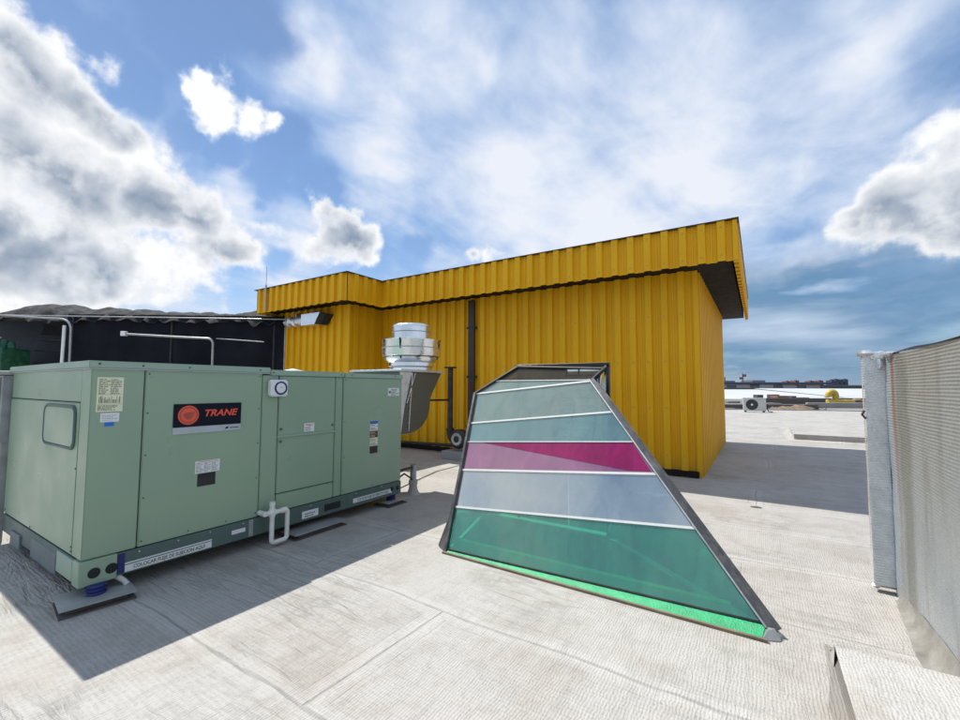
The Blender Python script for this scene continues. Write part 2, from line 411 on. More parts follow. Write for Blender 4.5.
GAP = [(-0.907,0.318,0.274,0.025),(-0.883,0.351,0.312,0.023),(-0.914,0.290,0.285,0.018),(-0.814,0.521,0.256,0.027),(-0.914,0.338,0.226,0.020),(-0.729,0.561,0.392,0.031),(-0.621,0.718,0.313,0.030),(-0.819,0.446,0.360,0.018),(-0.830,0.164,0.533,0.048),(-0.828,0.214,0.518,0.044),(-0.825,0.271,0.496,0.039),(-0.827,0.333,0.454,0.037),(-0.811,0.393,0.433,0.030),(-0.793,0.460,0.399,0.036),(-0.753,0.532,0.387,0.030),(-0.700,0.660,0.273,0.030),(-0.763,0.286,0.580,0.068),(-0.705,0.356,0.614,0.058),(-0.742,0.477,0.471,0.042),(-0.060,0.979,0.195,0.030),(-0.864,0.370,0.342,0.023)]

GREY = [(-0.860,0.437,0.262,0.029),(-0.881,0.404,0.249,0.025),(-0.946,0.263,0.190,0.027),(-0.967,0.166,0.191,0.029),(-0.723,0.616,0.313,0.025),(-0.949,0.211,0.236,0.022),(-0.876,0.139,0.461,0.031),(-0.879,0.168,0.446,0.030),(-0.869,0.211,0.447,0.027),(-0.864,0.243,0.441,0.022),(-0.927,0.151,0.344,0.028),(-0.926,0.190,0.325,0.045),(-0.915,0.241,0.323,0.037),(-0.929,0.215,0.300,0.036),(-0.886,0.331,0.324,0.035),(-0.878,0.360,0.314,0.027),(-0.890,0.309,0.335,0.022),(-0.958,0.156,0.241,0.031),(-0.961,0.186,0.207,0.032),(-0.956,0.227,0.183,0.026),(-0.863,0.425,0.271,0.021),(-0.880,0.398,0.259,0.017),(-0.731,0.603,0.319,0.029),(-0.749,0.574,0.331,0.018),(-0.536,0.791,0.296,0.022),(0.158,0.945,0.285,0.023),(0.188,0.940,0.284,0.034),(0.227,0.936,0.267,0.040),(0.258,0.926,0.277,0.033),(0.287,0.923,0.255,0.044)]
world = bpy.data.worlds.new("World"); scene.world = world; world.use_nodes = True
world.cycles.sampling_method = 'MANUAL'; world.cycles.sample_map_resolution = 512
wt = world.node_tree; wt.nodes.clear(); n = N(wt)
sky = wt.nodes.new('ShaderNodeTexSky'); sky.sky_type = 'NISHITA'; sky.sun_disc = False
sky.sun_elevation = math.asin(SUN.z); sky.sun_rotation = math.atan2(SUN.x, SUN.y) % (2 * math.pi)
sky.altitude = 100; sky.air_density = 1.0; sky.dust_density = .1; sky.ozone_density = 3.5
D = n.vmath('NORMALIZE', wt.nodes.new('ShaderNodeTexCoord').outputs['Generated'])
dx, dy, dz = n.sep(D)
w1 = n.vmath('SCALE', n.vmath('SUBTRACT', n.noise(D, 7, 3, .6, col=True), (.5, .5, .5)), scale=.13)
w2 = n.vmath('SCALE', n.vmath('SUBTRACT', n.noise(D, 26, 3, .6, col=True), (.5, .5, .5)), scale=.035)
DW = n.vmath('ADD', n.vmath('ADD', D, w1), w2)
def blobs(lst, vec, k=1.0, soft=False):
    out = None
    for a, b, c, r_ in lst:
        d = n.vmath('DISTANCE', vec, (a, b, c), out=1)
        e = n.math('MULTIPLY_ADD', d, -1.0 / (r_ * k), 1.0)
        out = e if out is None else n.math('SMOOTH_MAX' if soft else 'MAXIMUM', out, e, .25 if soft else None)
    return out
# heaped clouds: dense bodies with bright rims and grey bellies
cum = blobs(CUM, DW, 1.5, True)
# heaped clouds elsewhere round the horizon, outside the photograph's view
fwd = n.math('ADD', n.math('MULTIPLY', dx, -.541), n.math('MULTIPLY', dy, .841))
else_ = n.math('ADD', n.mapr(n.noise(DW, 2.3, 3, .55), .53, .68, -.6, .6), n.mapr(fwd, .05, .35, 0, -1.2))
else_ = n.math('SUBTRACT', else_, n.mapr(dz, .40, .60, 0, 1.2))
cum = n.math('MAXIMUM', cum, else_)
puff = n.noise(D, 12, 7, .56)
puff2 = n.noise(n.vmath('ADD', D, (SUN.x * .035, SUN.y * .035, SUN.z * .035)), 12, 5, .56)
dens = n.math('ADD', cum, n.math('MULTIPLY', n.math('SUBTRACT', puff, .5), 1.9))
cmask = n.mapr(dens, .05, .50, 0, 1, True)
lit = n.math('MULTIPLY', n.math('SUBTRACT', puff, puff2), 2.6)
grey = n.math('MAXIMUM', blobs(GREY, DW, 1.9, True), n.math('SUBTRACT', else_, .25))
body = n.math('ADD', n.math('MULTIPLY', n.math('SUBTRACT', puff, .5), 1.3), n.math('SUBTRACT', grey, n.math('MULTIPLY', lit, .35)))
shade = n.mapr(body, -.10, .95, 0, 1)
shade = n.math('MULTIPLY', shade, n.mapr(dens, .30, .75, 0, 1))
ccol = n.mix(n.math('POWER', shade, .95), (1.05, 1.06, 1.08), (.29, .37, .49))
ccol = n.mix(n.mapr(n.math('MULTIPLY', lit, -1.0), .0, .5, 0, .42), ccol, (.52, .60, .72))
# thin high veil, laid out in the plane of the cloud layer
inv = n.math('DIVIDE', 1.0, n.math('ADD', n.math('MAXIMUM', dz, 0.0), .12))
PL = n.comb(n.math('MULTIPLY', dx, inv), n.math('MULTIPLY', dy, inv), 0.0)
vn = n.noise(n.mapping(PL, (1.0, .45, 1), (0, 0, R(-35))), 1.25, 7, .52, .5)
vn2 = n.noise(n.mapping(PL, (1, .8, 1), (0, 0, R(20))), 4.5, 5, .55, .3)
vb = blobs(VEIL, DW, 1.5, True)
vel = n.math('MAXIMUM', vb, n.mapr(fwd, .2, .5, .42, -.1))
veil = n.math('ADD', n.math('ADD', n.math('MULTIPLY', vel, .55), n.math('MULTIPLY', n.math('SUBTRACT', vn, .5), 1.5)), n.math('MULTIPLY', n.math('SUBTRACT', vn2, .5), .5))
gap = n.mapr(blobs(GAP, DW, 1.7, True), 0, .6, 0, .95, True)
vmask = n.math('MULTIPLY', n.mapr(veil, -.25, .50, .05, .96, True), n.math('SUBTRACT', 1.0, gap))
vcol = n.mix(n.mapr(veil, -.05, .50), (.28, .53, .94), (.92, .96, 1.04))
# low band of stratus near the horizon, bluish grey on the right with pale streaks
st = n.noise(n.mapping(D, (1.3, 1.3, 5.5)), 2.4, 5, .5, .2)
dk = n.mapr(blobs(DARK, DW, 1.35, True), -.05, .55, 0, 1, True)
low = n.mapr(dz, .015, .22, 1, 0, True)
smask = n.math('MULTIPLY', n.mapr(st, .30, .55, .25, .95, True), n.math('MAXIMUM', n.math('MULTIPLY', low, .8), dk))
scol = n.mix(n.mapr(n.math('SUBTRACT', st, n.math('MULTIPLY', dk, .06)), .40, .66), (.15, .30, .50), (.58, .71, .88))
scol = n.mix(n.math('MULTIPLY', n.math('SUBTRACT', 1.0, dk), .75), scol, (.82, .88, .97))
m1 = n.mix(vmask, (0, 0, 0), vcol)
# one cloud colour and one coverage value over the sky texture
col = n.mix(n.math('DIVIDE', smask, n.math('MAXIMUM', n.math('MAXIMUM', smask, vmask), .001)), vcol, scol)
cov = n.math('SUBTRACT', 1.0, n.math('MULTIPLY', n.math('SUBTRACT', 1.0, vmask), n.math('SUBTRACT', 1.0, smask)))
col = n.mix(cmask, col, ccol)
cov = n.math('SUBTRACT', 1.0, n.math('MULTIPLY', n.math('SUBTRACT', 1.0, cov), n.math('SUBTRACT', 1.0, cmask)))
bg1 = wt.nodes.new('ShaderNodeBackground'); wt.links.new(sky.outputs[0], bg1.inputs[0]); bg1.inputs[1].default_value = .115
bg2 = wt.nodes.new('ShaderNodeBackground'); n.put(bg2.inputs[0], col); bg2.inputs[1].default_value = .88
ms = wt.nodes.new('ShaderNodeMixShader'); n.put(ms.inputs[0], cov)
wt.links.new(bg1.outputs[0], ms.inputs[1]); wt.links.new(bg2.outputs[0], ms.inputs[2])
wo = wt.nodes.new('ShaderNodeOutputWorld'); wt.links.new(ms.outputs[0], wo.inputs[0])

sl = bpy.data.lights.new('sun', 'SUN'); sl.energy = 5.0; sl.angle = R(.53); sl.color = (1.0, .965, .90)
so = bpy.data.objects.new('sun', sl); COL.objects.link(so); so.location = (0, 0, 30)
so.rotation_euler = SUN.to_track_quat('Z', 'Y').to_euler()

cd = bpy.data.cameras.new('camera'); cam = bpy.data.objects.new('camera', cd); COL.objects.link(cam)
cd.sensor_fit = 'HORIZONTAL'; cd.sensor_width = 36; cd.lens = 36 * 432.81 / 960; cd.clip_start = .05; cd.clip_end = 9000
cam.location = (0, 0, 1.5)
cam.rotation_euler = (Matrix.Rotation(R(32.7606), 3, 'Z') @ Matrix.Rotation(R(90 + 3.561), 3, 'X') @ Matrix.Rotation(R(.208), 3, 'Z')).to_euler()
scene.camera = cam
scene.view_settings.view_transform = 'Standard'; scene.view_settings.look = 'None'
scene.view_settings.exposure = .10; scene.view_settings.gamma = 1; scene.view_settings.use_curve_mapping = False
scene.render.engine = 'CYCLES'
scene.cycles.transparent_max_bounces = 16

CT, ST = math.cos(R(32.7606)), math.sin(R(32.7606))
def W(x, y, z=0):
    """metres right of / ahead of the standpoint -> world (walls of the roof house run along world x)"""
    return Vector((x * CT - y * ST, x * ST + y * CT, z))

# ------------------------------------------------------------------ setting
b = MB()
h = [(-2.47, 3.33), (-.10, 3.33), (-1.33, 4.42), (-2.72, 4.42)]
fy = lambda x: 34.61 + (x + 2.18) * .372
o4 = [(-45, -14), (26, -14), (26, fy(26)), (-45, fy(-45))]
vs = [(x, y, 0) for x, y in h] + [(x, y, 0) for x, y in o4]
b.add(vs, [(4, 5, 1, 0), (5, 6, 2, 1), (6, 7, 3, 2), (7, 4, 0, 3)])
# building sides below the roof
lo = [(x, y, -14) for x, y in o4]
b.add([(x, y, 0) for x, y in o4] + lo, [(0, 4, 5, 1), (1, 5, 6, 2), (2, 6, 7, 3), (3, 7, 4, 0)])
tag(b.build('roof_surface', M['membrane']), kind='structure')
b = MB()
N_ = 64; rr = [0, 60, 200, 600, 1500, 4000, 7500]
b.add([(r_ * math.cos(2 * math.pi * k / N_), r_ * math.sin(2 * math.pi * k / N_), -14) for r_ in rr for k in range(N_)],
      [(i * N_ + k, i * N_ + (k + 1) % N_, (i + 1) * N_ + (k + 1) % N_, (i + 1) * N_ + k) for i in range(1, len(rr) - 1) for k in range(N_)])
b.add([(60 * math.cos(2 * math.pi * k / N_), 60 * math.sin(2 * math.pi * k / N_), -14) for k in range(N_)], [tuple(range(N_))])
tag(b.build('ground', M['city']), kind='structure')
# far low hills
b = MB(); pr = []
for k in range(61):
    a = R(-75 + k * 2.5); d = 3400
    hh = 8 + 22 * abs(math.sin(k * .43)) * abs(math.sin(k * .17 + .6))
    pr.append((W(d * math.sin(a), d * math.cos(a)), hh))
for k in range(60):
    (p, hp), (q, hq) = pr[k], pr[k + 1]; s1 = 1.12
    b.add([(p.x, p.y, -14), (q.x, q.y, -14), (q.x * 1.05, q.y * 1.05, hq), (p.x * 1.05, p.y * 1.05, hp), (q.x * s1, q.y * s1, -14), (p.x * s1, p.y * s1, -14)],
          [(0, 1, 2, 3), (3, 2, 4, 5)])
tag(b.build('hills', M['hill']), kind='structure')

# ------------------------------------------------------------------ corrugated sheet
def corr(b, p0, p1, z0, z1, nrm, pitch=.27, rib=.13, depth=.062, phase=.1, thick=.012):
    """standing trapezoid ribs from p0 to p1 (2D), outward normal nrm"""
    p0 = Vector(p0); p1 = Vector(p1); L = (p1 - p0).length; d = (p1 - p0) / L; nn = Vector(nrm)
    st = [(0, 0)]; s = phase
    while s + rib + .04 < L:
        for ds, h_ in ((0, 0), (.014, depth), (rib - .014, depth), (rib, 0)): st.append((s + ds, h_))
        # a low stiffening swage halfway between two ribs
        m_ = s + rib + (pitch - rib) * .5
        if m_ + .03 < min(L, s + pitch):
            for ds, h_ in ((-.020, 0), (-.012, .008), (.012, .008), (.020, 0)): st.append((m_ + ds, h_))
        s += pitch
    st.append((L, 0))
    n_ = len(st); vs = []
    for z in (z0, z1):
        for off in (0, -thick):
            for a, h_ in st:
                q = p0 + d * a + nn * (h_ + off); vs.append((q.x, q.y, z))
    fs = []
    for i in range(n_ - 1):
        fs += [(i, i + 1, 2 * n_ + i + 1, 2 * n_ + i), (n_ + i + 1, n_ + i, 3 * n_ + i, 3 * n_ + i + 1),
               (i + 1, i, n_ + i, n_ + i + 1), (2 * n_ + i, 2 * n_ + i + 1, 3 * n_ + i + 1, 3 * n_ + i)]
    fs += [(0, 2 * n_, 3 * n_, n_), (n_ - 1, 2 * n_ - 1, 4 * n_ - 1, 3 * n_ - 1)]
    return b.add(vs, fs)

# ------------------------------------------------------------------ yellow roof house
T = thing('metal_clad_roof_building', (-5, 10.5, 0), 'long yellow corrugated metal building with a deep ribbed fascia and projecting left bay', 'building')
XR, YF, YB, XC, YBAY, XL = -.871, 8.121, 13.89, -8.30, 7.05, -11.3
ZT, ZB = 4.054, 3.429; FBX0 = -7.684
b = MB(); b.box(XL, XC - .05, YBAY + .05, YB, .02, 3.44); b.box(XC - .05, XR - .05, YF + .05, YB, .02, 3.44)
b.build('core', M['soffit'], T)
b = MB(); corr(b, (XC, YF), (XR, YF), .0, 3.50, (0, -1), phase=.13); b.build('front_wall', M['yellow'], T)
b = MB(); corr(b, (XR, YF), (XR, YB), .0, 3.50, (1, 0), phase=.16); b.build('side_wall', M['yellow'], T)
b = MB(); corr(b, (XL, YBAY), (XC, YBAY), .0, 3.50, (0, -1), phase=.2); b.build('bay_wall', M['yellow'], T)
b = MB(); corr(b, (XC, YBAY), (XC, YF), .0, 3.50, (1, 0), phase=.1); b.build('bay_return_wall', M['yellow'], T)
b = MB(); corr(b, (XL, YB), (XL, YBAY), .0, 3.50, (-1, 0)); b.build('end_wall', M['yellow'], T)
b = MB()
for z in (.35, 1.15, 1.95, 2.75):
    s_ = XC + .13 + .065
    while s_ < XR - .05:
        b.box(s_ - .009, s_ + .009, YF - .070, YF - .060, z - .009, z + .009); s_ += .27
tag(b.build('screw_heads', M['galv_dull'], T), kind='stuff')
b = MB()
for z in (ZB + .09, ZT - .10):
    s_ = FBX0 + .18 + .065
    while s_ < -.30:
        b.box(s_ - .008, s_ + .008, 7.504 - .070, 7.504 - .060, z - .008, z + .008); s_ += .27
tag(b.build('fascia_screw_heads', M['galv_dull'], T), kind='stuff')
# corner flashings
b = MB(); b.beam((XR + .01, YF - .018, 0), (XR + .01, YF - .018, 3.49), .07, .05, (0, 1, 0)); b.build('corner_flashing', M['yellow'], T)
b = MB(); b.beam((XC + .01, YBAY - .018, 0), (XC + .01, YBAY - .018, 3.49), .07, .05, (0, 1, 0)); b.build('corner_flashing', M['yellow'], T)
# fascia
FX, FY, FBX, FBY = -.254, 7.504, -7.684, 6.434
b = MB()
corr(b, (FBX, FY), (FX, FY), ZB, ZT, (0, -1), phase=.18); corr(b, (FX, FY), (FX, YB + .6), ZB, ZT, (1, 0), phase=.15)
corr(b, (FBX, FBY), (FBX, FY), ZB, ZT, (1, 0), phase=.16); corr(b, (XL + .03, FBY), (FBX, FBY), ZB, ZT, (0, -1), phase=.12)
corr(b, (XL + .03, YB + .6), (XL + .03, FBY), ZB, ZT, (-1, 0))
b.build('fascia', M['yellow'], T)
b = MB()
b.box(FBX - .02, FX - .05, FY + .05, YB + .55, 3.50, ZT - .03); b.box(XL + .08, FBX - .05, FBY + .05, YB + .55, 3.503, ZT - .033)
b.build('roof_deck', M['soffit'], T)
b = MB()
for a, c in (((FBX + .09, FY - .026), (FX + .076, FY - .026)), ((FX + .026, FY - .076), (FX + .026, YB + .6)), ((FBX + .026, FBY - .076), (FBX + .026, FY + .02)), ((XL, FBY - .026), (FBX + .076, FBY - .026))):
    b.beam((*a, ZT + .004), (*c, ZT + .003), .10, .014)
b.build('roof_edge_trim', M['brown_pipe'], T)
b = MB(); b.beam((FX + .02, FY - .02, ZB), (FX + .02, FY - .02, ZT - .01), .06, .05, (0, 1, 0)); b.build('corner_flashing', M['yellow'], T)
b = MB(); b.beam((XC + .3, YF - .05, .06), (XR, YF - .05, .06), .05, .10); b.build('base_flashing', M['soffit'], T)
b = MB(); b.box(-5.47, -5.31, YF - .13, YF - .056, .18, 3.45)
dp = b.build('downpipe', M['brown_pipe'], T, bevel=.008)
for z in (.6, 1.7, 2.8): MB().box(-5.50, -5.28, YF - .135, YF - .034, z, z + .05).build('bracket', M['black_metal'], dp)
b = MB(); b.tube([(-10.80, YBAY - .07, 3.42), (-10.80, YBAY - .07, .03)], .022); b.build('conduit', M['galv_dull'], T)

# thing: crumpled metal duct on the bay wall
T = thing('wall_exhaust_duct', (-9.8, 6.9, 3.15), 'crumpled shiny metal exhaust duct with a slanted dark mouth, high on the yellow bay wall', 'duct')
b = MB(); b.prism([(-9.75, 6.72, 3.33), (-9.02, 6.72, 3.33), (-9.22, 6.72, 3.03), (-9.75, 6.72, 3.03)], (0, .26, 0)); b.build('outlet_box', M['spun'], T, bevel=.006)
b = MB(); b.prism([(-9.015, 6.74, 3.315), (-8.80, 6.76, 3.28), (-9.02, 6.76, 3.03), (-9.215, 6.74, 3.045)], (0, .22, 0)); b.build('mouth', M['gap'], T)
b = MB(); pts = []; rs = []
for i in range(15):
    t = i / 14; pts.append((-10.62 + t * .9, 6.84 + .02 * math.sin(i * 2.1), 3.18 + .025 * math.sin(i * 1.7))); rs.append(.105 + .022 * math.sin(i * 2.9) - .05 * (t < .12))
b.tube(pts, rs, 14); b.build('flexible_pipe', M['foil_bright'], T)
for x in (-10.2, -9.45): MB().box(x, x + .05, 6.86, 7.03, 3.30, 3.42).build('bracket', M['galv'], T)

# mast on the fascia
T = thing('antenna_mast', (-10.75, 6.37, 3.45), 'thin aerial rod clamped to a grey post at the left end of the yellow fascia', 'antenna')
b = MB(); b.tube([(-10.75, 6.365, 3.46), (-10.75, 6.365, 4.14)], .022); b.build('post', M['conduit'], T)
b = MB(); b.tube([(-10.75, 6.365, 4.14), (-10.75, 6.365, 4.62)], .007, 8); b.build('rod', M['galv_dull'], T)

# ------------------------------------------------------------------ text helper
def text(body, size, M4, mat_, parent, name='lettering', shear=0, offset=0, ext=.0008, space=1.0, sx=1.0):
    cu = bpy.data.curves.new('t', 'FONT'); cu.body = body; cu.size = size; cu.shear = shear; cu.offset = offset
    cu.extrude = ext; cu.align_x = 'CENTER'; cu.align_y = 'CENTER'; cu.space_character = space
    o = bpy.data.objects.new('t', cu); COL.objects.link(o); bpy.context.view_layer.update()
    me = bpy.data.meshes.new_from_object(o.evaluated_get(bpy.context.evaluated_depsgraph_get()))
    bpy.data.objects.remove(o)
    me.transform(M4 @ Matrix.Diagonal((sx, 1, 1, 1))); me.transform(Matrix.Translation(-parent_loc(parent)))
    me.materials.clear(); me.materials.append(mat_)
    q = bpy.data.objects.new(name, me); COL.objects.link(q); q.parent = parent
    return q
def onX(x, y, z):          # lettering read by someone looking along -x
    return Matrix(((0, 0, 1, x), (1, 0, 0, y), (0, 1, 0, z), (0, 0, 0, 1)))

# ------------------------------------------------------------------ packaged rooftop unit
AX, AY, AW, AL = -3.952, 1.085, 2.14, 3.16
T = thing('rooftop_air_unit', (-5.0, 2.66, 0), 'big sage green packaged air conditioner with an orange and black badge, left of skylight', 'air conditioner')
b = MB(); b.box(AX - AW + .02, AX - .02, AY + .02, AY + AL - .02, .27, 1.60); b.build('cabinet', M['gap'], T)  # black core colour stands in for shade between the panels
g, gt = M['green'], M['green_top']
def panel(x0, x1, y0, y1, z0, z1, name='side_panel', m_=None, bev=.006):
    return MB().box(x0, x1, y0, y1, z0, z1).build(name, m_ or g, T, bevel=bev, seg=2)
cp = panel(AX - .19, AX, AY, 1.399, .292, 1.622, 'corner_panel')
pA = panel(AX - .03, AX, 1.407, 2.334, .292, 1.622)
panel(AX - .03, AX - .004, 2.341, 2.505, .292, 1.605, 'corner_strip')
pB = panel(AX - .03, AX, 2.512, 3.178, 1.012, 1.60, 'access_door')
pB2 = panel(AX - .03, AX - .003, 2.512, 3.178, .462, 1.004, 'access_door')
panel(AX - .03, AX - .001, 2.512, 3.178, .292, .454, 'filler_panel')
panel(AX - .03, AX - .004, 3.186, 3.284, .292, 1.60, 'corner_strip')
pC = panel(AX - .03, AX, 3.292, AY + AL, .292, 1.60)
MB().box(AX - .01, AX + .012, 2.50, 3.19, .998, 1.018).build('door_ledge', gt, pB, bevel=.003)
# short side
pS = panel(AX - AW, AX - .198, AY, AY + .03, .292, 1.372, 'end_panel')
panel(AX - AW, AX - .198, AY + .004, AY + .034, 1.380, 1.622, 'end_panel')
panel(AX - AW, AX - AW + .03, AY + .04, AY + AL, .292, 1.60, 'back_panel')
panel(AX - AW + .04, AX - .04, AY + AL - .03, AY + AL, .292, 1.60, 'back_panel')
# hatch with rounded corners
def rr(x0, x1, z0, z1, r_, y, k=6):
    P = []
    for cx, cz, a0 in ((x1 - r_, z1 - r_, 0), (x0 + r_, z1 - r_, 90), (x0 + r_, z0 + r_, 180), (x1 - r_, z0 + r_, 270)):
        for i in range(k + 1):
            a = R(a0 + 90 * i / k); P.append((cx + r_ * math.cos(a), y, cz + r_ * math.sin(a)))
    return P
b = MB(); P = rr(-4.955, -4.215, 1.035, 1.345, .07, AY - .006); b.tube(P + [P[0]], .011, 8, False)
hf = b.build('hatch_rim', M['rail'], pS)
b = MB(); b.prism(rr(-4.945, -4.225, 1.045, 1.335, .065, AY + .006), (0, -.018, 0)); b.build('hatch', g, pS, bevel=.006, seg=2)
# lids
MB().box(AX - AW - .02, AX + .022, AY - .022, 2.405, 1.625, 1.677).build('lid', gt, T, bevel=.006, seg=2)
MB().box(AX - AW - .02, AX + .012, 2.415, 3.292, 1.603, 1.658).build('lid', gt, T, bevel=.006, seg=2)
MB().box(AX - AW - .02, AX + .012, 3.302, AY + AL + .015, 1.601, 1.654).build('lid', gt, T, bevel=.006, seg=2)
MB().box(AX - AW - .01, AX + .016, AY - .012, 2.40, 1.617, 1.6235).build('lid_lip', M['silver'], T)
# base rail
rail = MB().box(AX - AW + .0, AX + .004, AY - .004, AY + AL + .004, .125, .284).build('base_rail', M['rail'], T, bevel=.004)
MB().box(AX - .10, AX + .022, AY - .016, AY + .20, .118, .288).build('rail_corner', M['green'], rail, bevel=.005)
MB().box(AX - .46, AX - .12, AY - .014, AY + .05, .132, .278).build('rail_corner', M['green_top'], rail, bevel=.005)
MB().box(AX - 1.15, AX - .50, AY - .010, AY + .05, .09, .24).build('rail_bracket', M['rail_grey'], rail, bevel=.005)
MB().box(AX - 1.75, AX - 1.45, AY - .020, AY + .05, .08, .20).build('rail_bracket', M['rail_grey'], rail, bevel=.005)
for y in (1.155, 1.252):
    MB().lathe((AX + .0225, y, .198), [(.0, .002), (.034, .002), (.036, 0)], 20, 'x').build('lifting_hole', M['gap'], rail)
MB().box(AX + .004, AX + .012, 1.29, 1.33, .14, .275).build('strap_clip', M['blue_rubber'], rail)
MB().box(AX + .004, AX + .007, 3.07, 3.28, .165, .235).build('fork_slot', M['gap'], rail)
MB().box(AX + .004, AX + .010, 2.25, 2.29, .13, .28).build('rail_joint', M['galv_dull'], rail)
for y in (AY + AL - .06, AY + AL - .16):
    MB().lathe((AX + .005, y, .205), [(.0, .002), (.026, .002), (.028, 0)], 20, 'x').build('lifting_hole', M['gap'], rail)
for y, z in ((1.42, .26), (1.68, .265), (1.92, .265), (2.2, .262), (2.9, .265), (3.5, .27), (3.9, .27)):
    MB().lathe((AX + .004, y, z), [(0, .007), (.006, .006), (.008, 0)], 8, 'x').build('bolt', M['galv'], rail)
for y, z in ((1.12, 1.655), (1.38, 1.65), (1.7, 1.65), (2.3, 1.65)):
    MB().lathe((AX + .022, y, z), [(0, .005), (.006, .004), (.007, 0)], 8, 'x').build('screw', M['black_metal'], T)
for y, z in ((2.44, 1.63), (3.25, 1.63), (3.4, 1.63), (4.1, 1.63)):
    MB().lathe((AX + .012, y, z), [(0, .005), (.006, .004), (.007, 0)], 8, 'x').build('screw', M['black_metal'], T)
for x, z in ((-4.165, .9), (-4.165, .35), (-4.165, .32), (-6.03, .33), (-5.2, .31)):
    MB().lathe((x, AY, z), [(0, -.005), (.006, -.004), (.007, 0)], 8, 'y').build('screw', M['black_metal'], T)
scr = MB().lathe((AX, 1.43, .33), [(0, .004), (.005, .003), (.006, 0)], 8, 'x').build('panel_screw', M['black_metal'], pA)
for y, z in [(1.43, z) for z in (.65, .97, 1.29, 1.59)] + [(2.31, z) for z in (.33, .65, .97, 1.29, 1.59)] + [(y, .32) for y in (1.75, 2.05)]:
    c_ = scr.copy(); COL.objects.link(c_); c_.location = (scr.location.x, y - 1.43, z - .33)
scr = MB().lathe((AX, 3.32, .33), [(0, .004), (.005, .003), (.006, 0)], 8, 'x').build('panel_screw', M['black_metal'], pC)
for y, z in [(3.32, z) for z in (.7, 1.1, 1.57)] + [(4.21, z) for z in (.33, .7, 1.1, 1.57)] + [(3.75, .32)]:
    c_ = scr.copy(); COL.objects.link(c_); c_.location = (scr.location.x, y - 3.32, z - .33)
for y, z in ((2.54, 1.08), (2.54, .96), (3.15, 1.08)):
    MB().lathe((AX, y, z), [(0, .012), (.012, .010), (.014, 0)], 12, 'x').build('latch', M['rail'], pB)
# badge
bd = MB().box(AX, AX + .008, 1.603, 2.143, 1.165, 1.352).build('badge', M['navy'], pA, bevel=.003)
MB().box(AX, AX + .0085, 1.603, 2.143, 1.108, 1.163).build('badge_band', M['silver'], bd, bevel=.002)
MB().lathe((AX + .008, 1.712, 1.260), [(0, .003), (.074, .003), (.078, .0022), (.078, 0)], 40, 'x').build('badge_emblem', M['red_logo'], bd)
MB().lathe((AX + .011, 1.712, 1.260), [(.058, 0), (.059, .0012), (.068, .0012), (.069, 0)], 40, 'x').build('emblem_ring', M['red_dark'], bd)
MB().prism([(AX + .011, 1.672, 1.265), (AX + .011, 1.690, 1.280), (AX + .011, 1.757, 1.285), (AX + .011, 1.742, 1.245), (AX + .011, 1.715, 1.222), (AX + .011, 1.692, 1.232)], (.0018, 0, 0)).build('emblem_figure', M['red_dark'], bd)
text('TRANE', .078, onX(AX + .009, 1.960, 1.268), M['red_logo'], bd, shear=.28, offset=.0020, sx=1.10)
text('Ingersoll Rand', .013, onX(AX + .0093, 2.085, 1.135), M['navy'], bd, offset=.0004)
MB().prism([(AX + .0085, 2.005, 1.127), (AX + .0085, 2.015, 1.143), (AX + .0085, 2.035, 1.147), (AX + .0085, 2.028, 1.127)], (.0012, 0, 0)).build('band_mark', M['navy'], bd)

def lines(parent, x, y0, y1, z0, z1, rows, mat_, cols=1, h_=.28, seed=1, name='print'):
    rnd = random.Random(seed); b = MB(); dz_ = (z1 - z0) / rows; dy = (y1 - y0) / cols
    for i in range(rows):
        for c in range(cols):
            y = y0 + c * dy; e = y + dy * (.96 if cols > 1 else 1)
            e2 = y + (e - y) * rnd.uniform(.55, 1); z = z0 + i * dz_
            while y < e2 - .003:
                w_ = rnd.uniform(.006, .028); b.box(x, x + .0006, y, min(y + w_, e2), z, z + dz_ * h_); y += w_ + .004
    return b.build(name, mat_, parent)
dpn = MB().box(AX, AX + .003, 1.118, 1.271, 1.312, 1.560).build('data_plate', M['cream_sticker'], cp)
lines(dpn, AX + .003, 1.128, 1.262, 1.44, 1.553, 9, M['ink'], 2, .45, 3)
b = MB(); rnd = random.Random(5)
for k in range(16): b.box(AX + .003, AX + .0036, 1.132 + k * .0078, 1.132 + k * .0078 + rnd.uniform(.002, .005), 1.375, 1.395 + .03 * rnd.random())
b.box(AX + .003, AX + .0036, 1.126, 1.264, 1.435, 1.4365); b.box(AX + .003, AX + .0036, 1.126, 1.264, 1.366, 1.3675)
b.build('barcode', M['ink'], dpn)
lines(dpn, AX + .003, 1.126, 1.262, 1.322, 1.362, 5, M['ink'], 1, .5, 9)
s_ = MB().box(AX, AX + .003, 1.146, 1.254, 1.238, 1.303).build('service_sticker', M['white_sticker'], cp); lines(s_, AX + .003, 1.155, 1.245, 1.25, 1.295, 4, M['ink'], 1, .22, 4)
MB().box(AX, AX + .003, 1.172, 1.226, 1.208, 1.236).build('blue_tab', M['blue'], cp)
s_ = MB().box(AX, AX + .003, 1.782, 1.976, .772, .873).build('warning_sticker', M['white_sticker'], pA); lines(s_, AX + .003, 1.79, 1.97, .782, .862, 8, M['ink'], 3, .35, 6)
MB().box(AX + .003, AX + .0036, 1.80, 1.96, .864, .868).build('sticker_line', M['red_paint'], s_)
hnd = MB().box(AX, AX + .004, 1.802, 1.945, .662, .767).build('panel_handle', M['black_sticker'], pA, bevel=.003)
MB().box(AX + .004, AX + .014, 1.815, 1.932, .742, .756).build('handle_grip', M['black_metal'], hnd, bevel=.003)
